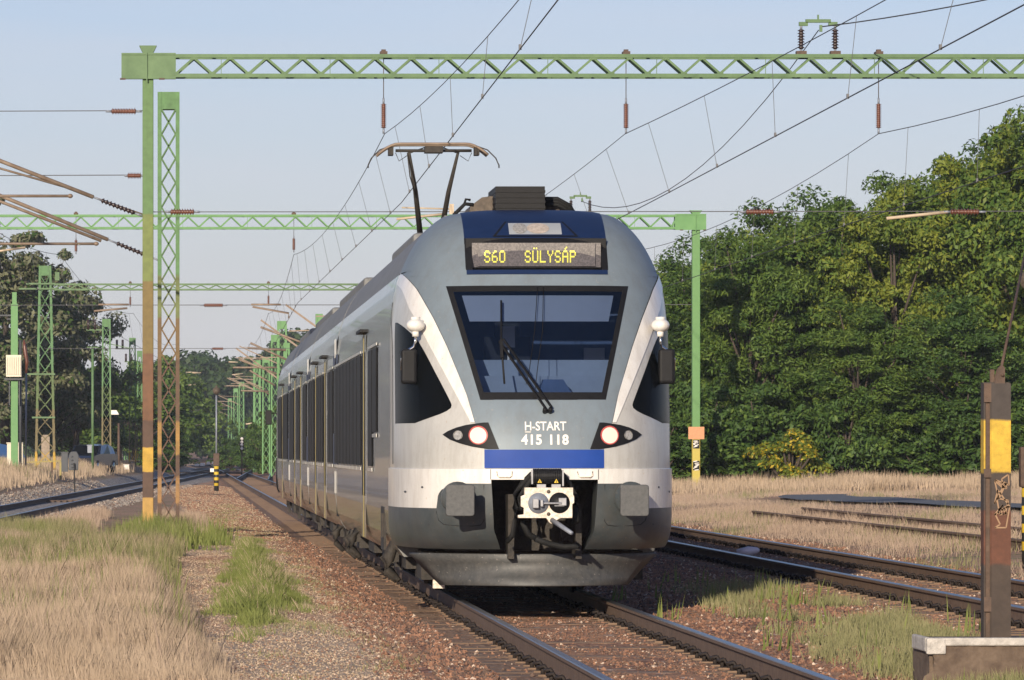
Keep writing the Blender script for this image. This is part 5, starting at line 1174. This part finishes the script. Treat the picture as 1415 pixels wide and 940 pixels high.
def place(pr, x, D, H, Hp, wscale, label, group=None, name=None):
    s = H/Hp; k = (wscale if wscale else s)
    r = dup(pr, (x, D, ground(x, D)-.05), random.uniform(0, 6.28), (k, k, s), label, group)
    if name: r.name = name
    return r
def hy(py, D): return (CY-py)*D/F+CH-.3
front_trees = [  # px, top y, D, proto, width scale, label
 (925, 372, 158, 1, .80, 'dark tree directly left of the far green gantry post'),
 (985, 352, 150, 1, .95, 'dark green tree right of the far green gantry post'),
 (1035, 330, 146, 3, .80, 'feathery mid green tree above the yellow flowering bush'),
 (1100, 318, 149, 0, .95, 'light and dark green tree right of the yellow flowering bush'),
 (1160, 290, 152, 3, 1.0, 'tall feathery tree under the cross wire insulator'),
 (1185, 420, 143, 3, .80, 'lower feathery tree bulging forward in front of the tall ones'),
 (1235, 282, 148, 2, .85, 'yellow-green tree in the middle of the right tree belt'),
 (1300, 238, 151, 0, 1.05, 'tall green tree left of the rusty stub post'),
 (1330, 420, 143, 1, .85, 'low dark tree behind the rusty stub post'),
 (1375, 205, 150, 2, 1.0, 'tallest yellow-green tree near the right edge'),
 (1425, 160, 148, 0, 1.15, 'highest tree cut by the right edge'),
 (1490, 190, 152, 1, 1.1, 'dark tree just outside the right edge of the belt')]
for (px, py, D, k, ws, lb) in front_trees:
    D += 15
    place(protos[k], X1(px, D), D, hy(py, D)*1.05, 9.5, ws, lb, 'trees of the right tree belt')
back = [(1010, 330, 172, 3), (1045, 292, 176, 1), (1075, 300, 168, 0), (1125, 282, 175, 3), (1150, 272, 170, 1), (1205, 278, 172, 0), (1260, 232, 170, 3), (1320, 212, 175, 1), (1350, 205, 170, 0), (1400, 180, 172, 3), (950, 352, 185, 0), (900, 372, 195, 3), (930, 348, 205, 0), (870, 385, 215, 1), (890, 368, 235, 2), (985, 325, 195, 1)]
for (px, py, D, k) in back: place(protos[k], X1(px, D), D, hy(py, D), 9.5, 1.05, 'tree crown in the second rank of the right tree belt', 'second rank trees of the right belt')
for i in range(22):
    D = 240+i*24+random.uniform(-8, 8); x = 15.5+random.uniform(0, 5)+(D-240)*.0
    place(protos[i % 4], x, D, 9.5+random.uniform(-1, 1.5), 9.5, 1.25, 'far tree of the belt along the right side of the tracks', 'far trees of the right belt')
# shrubs at the foot of the belt
sx = 905
i = 0
while sx < 1480:
    D = 158+random.uniform(-1.5, 2.5)
    if not 1070 < sx < 1125: place(small, X1(sx, D), D, random.uniform(2.0, 3.4), 3.2, random.uniform(.8, 1.1), 'dark shrub at the foot of the right tree belt', 'shrubs at the foot of the right belt')
    sx += random.uniform(30, 46); i += 1
fb = make_tree('yellow flowering bush standing forward of the dark trees right of the far post', 1.95, .85, .0, 46, 120, .30, 'leafB', LW=(.14, .07), name='flowering_bush', lm2='flower')
fb.location = (X1(1092, 152), 152, ground(X1(1092, 152), 152)); fb['category'] = 'bush'
# left side trees
for (px, py, D, ws, lb) in ((-45, 265, 275, 1.0, 'big grey-olive tree cut by the left edge'), (8, 300, 285, .95, 'big grey-olive tree behind the transformer post'), (62, 345, 292, .75, 'grey-olive tree right behind the lattice tower'), (105, 395, 300, .72, 'smaller grey-olive tree right of the lattice tower')):
    place(farT, X1(px, D), D, hy(py, D), 14, ws, lb)
for (px, py, D, k) in ((150, 500, 420, 0), (20, 480, 330, 1), (60, 500, 330, 0), (100, 505, 335, 1), (185, 496, 430, 1), (215, 485, 450, 0), (235, 492, 480, 1), (255, 510, 560, 0), (130, 515, 350, 1), (-20, 450, 320, 0), (165, 525, 370, 0), (200, 530, 385, 1), (228, 535, 470, 0)):
    place(farT2, X1(px, D), D, hy(py, D), 12, .8, 'green tree in the wood behind the left masts', 'wood behind the left masts')
for (px, py, D) in ((318, 600, 420), (345, 600, 380), (362, 590, 350), (330, 590, 480), (372, 560, 360), (352, 575, 430), (225, 610, 330), (236, 600, 350)):
    place(small, X1(px, D), D, max(1.4, hy(py, D)), 3.2, 1.0, 'green bush growing along the far tracks', 'bushes along the far tracks')
for pr in protos+[small, farT, farT2]:
    for c in kids(pr): bpy.data.objects.remove(c)
    bpy.data.objects.remove(pr)
# far wood closing the view
Cn = 2000; P = []; Nn = []
xs_ = rng.uniform(-32, 42, Cn); dd = rng.uniform(690, 1000, Cn); hh = rng.random(Cn)**.6*(12.5+2.5*np.sin(xs_*.13)+1.5*np.sin(xs_*.41+1))*np.where(xs_ < 14, 1.0, 1.15)
for i in range(Cn):
    q = rng.normal(size=(85, 3)); q /= np.linalg.norm(q, axis=1)[:, None]; r_ = rng.uniform(1.2, 2.4)
    P.append(q*r_*(rng.random((85, 1))**.4)*np.array([1, 1, .7])+np.array([xs_[i], dd[i], hh[i]+.4])); Nn.append(q*.8+rng.normal(size=(85, 3))*.5+np.array([0, 0, .4]))
P = np.concatenate(P); Nn = np.concatenate(Nn); Nn /= np.linalg.norm(Nn, axis=1)[:, None]
o = quads_obj('far_wood', leaves(P, Nn, 1.0, .6), [M['leafFar']]); tag(o, 'hazy green wood closing the view at the end of the tracks', 'wood', kind='stuff')

RDX = [60, 90, 110, 124, 131, 136, 141, 146]; RDN = [21.6, 17.9, 16.4, 15.4, 15.3, 16.4, 19.6, 26]
OFFROAD = lambda x, y: 1.0-((x > np.interp(y, RDX, RDN)-1.0)*(x < np.interp(y, RDX, RDN)+1.8)*(y < 134))*1.0
# ---- grass: blades scattered by zone
GR = np.vectorize(ground)
def noise2(x, y, s, seed):
    r = np.random.default_rng(seed); v = 0
    for k in range(6):
        a, b_, c = r.uniform(-1, 1, 3)*s; v = v+np.sin(x*a*1.6+y*b_*.55+c*9+1.3*np.sin(x*b_+y*a*.3))
    return v/6
def blades(name, label, box, n, dens, hgt, wid, m, lean=.35, cat='grass'):
    x = rng.uniform(box[0], box[1], n); y = rng.uniform(box[2], box[3], n); keep = rng.random(n) < dens(x, y); x = x[keep]; y = y[keep]; n = len(x)
    if n == 0: return
    z = GR(x, y)-.01; h = (hgt(x, y) if callable(hgt) else hgt)*(0.55+.75*rng.random(n)); a = rng.uniform(0, 6.283, n); ln = lean*h*rng.random(n)
    dx, dy = np.cos(a)*ln+.06*h, np.sin(a)*ln; w_ = wid*(.6+.8*rng.random(n)); b_ = rng.uniform(0, 6.283, n); wx, wy = np.cos(b_)*w_/2, np.sin(b_)*w_/2*.6
    wx = np.abs(wx)*.7+w_*.2
    V = np.zeros((n, 4, 3)); V[:, 0] = np.stack([x-wx, y-wy, z], 1); V[:, 1] = np.stack([x+wx, y+wy, z], 1)
    V[:, 2] = np.stack([x+wx*.6+dx*.55, y+wy*.6+dy*.55, z+h*.58], 1); V[:, 3] = np.stack([x+dx, y+dy, z+h], 1)
    V2 = V.copy()
    o = quads_obj(name, V2, [M[m]]); tag(o, label, cat, kind='stuff'); return o
TRK = lambda x, y: st(np.abs(x-np.interp(y, [58, 70, 83, 100, 116], [-2.6, -1.9, -1.45, -1.2, -1.1])+.1*noise2(x, y, 6, 91))-np.interp(y, [58, 83, 100, 116], [.06, .16, .42, .5]), 0, .18)
def edge(y): return np.interp(y, [30, 37, 45, 55, 65, 75, 85, 95, 110], [.45, .22, .08, -.05, -.12, -.05, .1, .3, .2])
def st(v, a, b_): return np.clip((v-a)/(b_-a), 0, 1)
off_lt = lambda x, y: st(leftc(y)*0+np.abs(x-(-4.25+.0268*(y-136))), 2.0, 2.6)
blades('dry_grass', 'tall dry straw-coloured grass in the lower left corner', (-2.4, .6, 30, 84), 420000, lambda x, y: st(edge(y)-x+.16*noise2(x, y, 6, 1), -.05, .30)*st(.8+noise2(x, y, 2.2, 2)-.95*st(y, 50, 70), .1, .8)*TRK(x, y), lambda x, y: (.30+.12*noise2(x, y, 3, 3))*(1-.3*st(y, 55, 75))*(.55+.45*st(edge(y)-x, 0, .35)), .0065, 'dry', .5)
blades('mixed_grass', 'olive and green grass mixed into the dry grass on the left', (-3.4, .5, 34, 98), 150000, lambda x, y: st(edge(y)-x+.15*noise2(x, y, 5, 12), 0, .2)*st(noise2(x, y, 2.6, 5)+.02+.2*st(y, 50, 70), .0, .5)*st(y, 36, 56)*st(noise2(x, y, 3.5, 77)+.42, 0, .4)*TRK(x, y), lambda x, y: .30+.14*noise2(x, y, 3, 6), .008, 'olive', .5)
blades('dry_grass', 'pale dry grass around the foot of the near gantry post', (-3.5, .75, 76, 118), 90000, lambda x, y: st(np.interp(y, [76, 92, 118], [-.1, .75, .5])-x, 0, .2)*off_lt(x, y)*st(noise2(x, y, 1.8, 8)+.25, .0, .6)*TRK(x, y), lambda x, y: .24+.1*noise2(x, y, 3, 13), .008, 'drypink', .5)
blades('green_grass', 'clumps of green grass in the dry field on the left', (-3.4, .3, 40, 96), 70000, lambda x, y: st(edge(y)-x, 0, .2)*st(noise2(x, y, 3.6, 25)-.16, .0, .25)*TRK(x, y), lambda x, y: .26+.14*noise2(x, y, 3, 26), .008, 'greeng', .5)
blades('green_weeds', 'leafy green weeds round the feet of the near gantry post and lattice mast', (-1.6, 1.1, 76, 100), 26000, lambda x, y: st(noise2(x, y, 5, 9)+.3, 0, .5)*st(1.15-np.hypot(x+.2, (y-88)/8)-.3*noise2(x, y, 7, 19), 0, .7), lambda x, y: .30+.20*noise2(x, y, 5, 3), .018, 'greeng', .4)
gp = lambda x, y: st(np.interp(y, [42, 46, 52, 60, 75, 92], [.10, .26, .52, .5, .34, .2])-np.abs(x-np.interp(y, [42, 55, 65, 92], [.52, .88, .95, 1.2]))+.34*noise2(x, y, 6, 4), 0, .40)
blades('green_grass', 'bright green grass patch beside the gravel path', (.05, 1.8, 42, 94), 120000, lambda x, y: gp(x, y)*st(noise2(x, y, 3, 14)+.40, 0, .6), lambda x, y: .035+.14*gp(x, y)*(1+.8*noise2(x, y, 4, 12)), .008, 'greeng', .9)
blades('dry_grass', 'dry blades mixed through the green patch beside the path', (.05, 1.8, 42, 94), 40000, lambda x, y: gp(x, y)*st(noise2(x, y, 4, 15)+.10, 0, .5)*.8, lambda x, y: .04+.15*gp(x, y), .007, 'dry', .9)
blades('dry_grass', 'thin dry grass tufts scattered over the gravel strip', (.2, 2.0, 32, 150), 90000, lambda x, y: st(noise2(x, y, 3.2, 21)+.02, 0, .5)*.6*st(2.0-x, 0, .6)*st(x-edge(y)-.25, 0, .4), .055, .007, 'olive', .9)
blades('green_grass', 'low green grass between the middle and right tracks near the rusty post', (4.9, 7.0, 32, 60), 60000, lambda x, y: st(.75-np.abs(x-np.interp(y, [32, 47, 60], [5.6, 6.1, 6.3]))+.2*noise2(x, y, 5, 31), 0, .3)*st(noise2(x, y, 4, 32)+.25, 0, .5)*st(60-y, 0, 12), lambda x, y: .11+.08*np.maximum(0, noise2(x, y, 6, 33)), .010, 'olive', .6)
blades('green_weeds', 'scattered leafy green weeds standing in the dry grass at the lower left', (-2.2, 0, 38, 64), 9000, lambda x, y: st(noise2(x, y, 8, 97)-.30, 0, .15), lambda x, y: .34+.1*noise2(x, y, 6, 98), .020, 'greeng', .35)
blades('dry_grass', 'taller seed stems in the dry grass at the lower left', (-2.4, .3, 33, 70), 4500, lambda x, y: st(edge(y)-x, 0, .2)*st(noise2(x, y, 5, 99)+.1, 0, .4), lambda x, y: .42+.1*noise2(x, y, 6, 98), .006, 'drypink', .5)
blades('green_weeds', 'upright green weeds by the concrete block and along the right track', (4.9, 7.1, 33, 62), 2600, lambda x, y: st(noise2(x, y, 7, 35)-.25, 0, .3), .22, .024, 'greeng', .3)
blades('dry_grass', 'pinkish dry grass field right of the tracks', (9.75, 26, 50, 150), 230000, lambda x, y: st(x+.3*noise2(x, y, 2, 41), 9.8, 10.3)*st(.55+noise2(x, y, .9, 42), 0, .7)*OFFROAD(x, y), lambda x, y: .13+.06*noise2(x, y, 2, 43), .009, 'drypink', .7)
blades('green_grass', 'green tufts scattered in the dry field on the right', (9.6, 26, 50, 146), 90000, lambda x, y: st(noise2(x, y, 1.1, 51)-.12, 0, .35)*.8*OFFROAD(x, y), lambda x, y: .17+.12*noise2(x, y, 2, 52), .010, 'olive', .4)
blades('dry_grass', 'tall dry grass fringe at the foot of the right trees', (12, 32, 142, 160), 60000, lambda x, y: OFFROAD(x, y)*st(noise2(x, y, 1.2, 61)+.5, 0, .6), lambda x, y: .40+.25*noise2(x, y, 2, 62), .022, 'dry', .35)
blades('dry_grass', 'dry yellow grass bank beyond the left track', (-16, 4, 135, 300), 160000, lambda x, y: st(leftc(0)*0+(-4.25+.0268*(y-136))-2.6-x, 0, 1.0), lambda x, y: .40+.22*noise2(x, y, 1, 72), .03, 'dry', .4)
blades('green_grass', 'green-grey grass on the far left bank', (-16, 2, 140, 260), 50000, lambda x, y: st((-4.25+.0268*(y-136))-3.0-x, 0, 1.0)*st(noise2(x, y, .9, 75), 0, .4), lambda x, y: .5+.2*noise2(x, y, 1, 76), .03, 'olive', .4)

# ---- loose stones: they stand up and catch the low sun
M['st1'] = mat('red_brown_stone', (0.14, 0.068, 0.042), 0.9, 0, 0.3, 3, col2=(0.36, 0.19, 0.115))
M['st2'] = mat('pale_stone', (0.42, 0.31, 0.23), 0.9, 0, 0.3, 20, col2=(0.66, 0.52, 0.40))
M['st3'] = mat('dark_stone', (0.09, 0.055, 0.04), 0.9, 0, 0.3, 20, col2=(0.17, 0.11, 0.08))
M['st4'] = mat('sandy_grit', (0.31, 0.225, 0.145), 0.9, 0, 0.3, 2, col2=(0.50, 0.385, 0.26))
M['st5'] = mat('grey_stone', (0.17, 0.15, 0.13), 0.9, 0, 0.3, 20, col2=(0.33, 0.29, 0.255))
def stones(name, label, box, n, dens, smin, smax, mats, probs):
    x = rng.uniform(box[0], box[1], n); y = rng.uniform(box[2], box[3], n); keep = rng.random(n) < dens(x, y); x = x[keep]; y = y[keep]; n = len(x)
    z = GR(x, y); sz = smin+(smax-smin)*rng.random(n)**2.2; a = rng.uniform(0, 6.283, n)
    base = np.array([(1, 0, 0), (0, 1, 0), (-1, 0, 0), (0, -1, 0), (0, 0, 1), (0, 0, -1)], float)
    T = [(0, 1, 4), (1, 2, 4), (2, 3, 4), (3, 0, 4), (1, 0, 5), (2, 1, 5), (3, 2, 5), (0, 3, 5)]
    P = base[None]*sz[:, None, None]*rng.uniform(.55, 1.1, (n, 6, 1)); P[:, :, 2] *= .8
    P += rng.normal(size=P.shape)*sz[:, None, None]*.18
    c, s_ = np.cos(a)[:, None], np.sin(a)[:, None]; X_ = P[:, :, 0]*c-P[:, :, 1]*s_; Y_ = P[:, :, 0]*s_+P[:, :, 1]*c
    P = np.stack([X_+x[:, None], Y_+y[:, None], P[:, :, 2]+z[:, None]+.15*sz[:, None]], 2)
    V = np.stack([P[:, t] for t in T], 1).reshape(-1, 3, 3); mi = np.repeat(rng.choice(len(mats), n, p=probs), 8)
    o = quads_obj(name, V, [M[m] for m in mats], None, mi, nv=3); return tag(o, label, 'stones', kind='stuff')
stones('ballast_stones', 'loose rusty brown ballast stones beside and between the rails of the middle track', (1.35, 6.9, 33, 95), 150000, lambda x, y: (st(x, 1.4, 1.9)*(1-.93*((x > 2.42)*(x < 4.85)))*st(1.0-.012*(y-33), 0, 1)), .008, .030, ['st1', 'st3', 'st2'], [.60, .36, .04])
stones('ballast_stones', 'thin scatter of red stones on the sleepers between the rails', (3.05, 4.2, 33, 52), 15000, lambda x, y: st(noise2(x, y, 5, 81)+.35, 0, .5), .006, .020, ['st1', 'st3', 'st2'], [.5, .45, .05])
stones('gravel', 'sandy gravel of the trodden path left of the train', (-.2, 2.0, 33, 120), 130000, lambda x, y: st(x-edge(y)+.25, 0, .3)*(1-.012*(y-33)).clip(.2, 1), .004, .014, ['st4', 'st1', 'st2'], [.62, .22, .16])
stones('gravel', 'reddish gravel of the path further back by the striped pole', (-.6, 2.3, 95, 230), 60000, lambda x, y: st(x-np.interp(y, [95, 230], [.4, -1.0]), 0, .4)*st(2.2-x, 0, .4), .015, .035, ['st1', 'st4', 'st3'], [.5, .38, .12])
stones('ballast_stones', 'grey-brown ballast stones along the left curving track', (-7, 1, 95, 230), 60000, lambda x, y: st(2.6-np.abs(x-(-4.25+.0268*(y-136))), 0, .3)*(np.abs(x-(-4.25+.0268*(y-136))) > .9), .02, .05, ['st5', 'st2', 'st3'], [.68, .06, .26])
stones('ballast_stones', 'brown ballast stones round the right track', (6.6, 10.1, 45, 110), 60000, lambda x, y: 1.0*(np.abs(x-8.23) > 1.0)+.3, .010, .032, ['st1', 'st3', 'st2'], [.55, .35, .10])
# ------------------------------------------------------------------ haze
hb = MB(); hb.box2((-200, -30, -3.0), (240, 1100, 40)); hz = bpy.data.materials.new('pale_air'); hz.use_nodes = True; N = hz.node_tree.nodes; N.remove(N['Principled BSDF'])
pv_ = N.new('ShaderNodeVolumePrincipled'); pv_.inputs['Density'].default_value = 0.00016; pv_.inputs['Color'].default_value = (.78, .87, 1.0, 1); hz.node_tree.links.new(pv_.outputs[0], N['Material Output'].inputs['Volume'])
HAZE = True
if HAZE: tag(hb.build('haze', hz), kind='stuff')
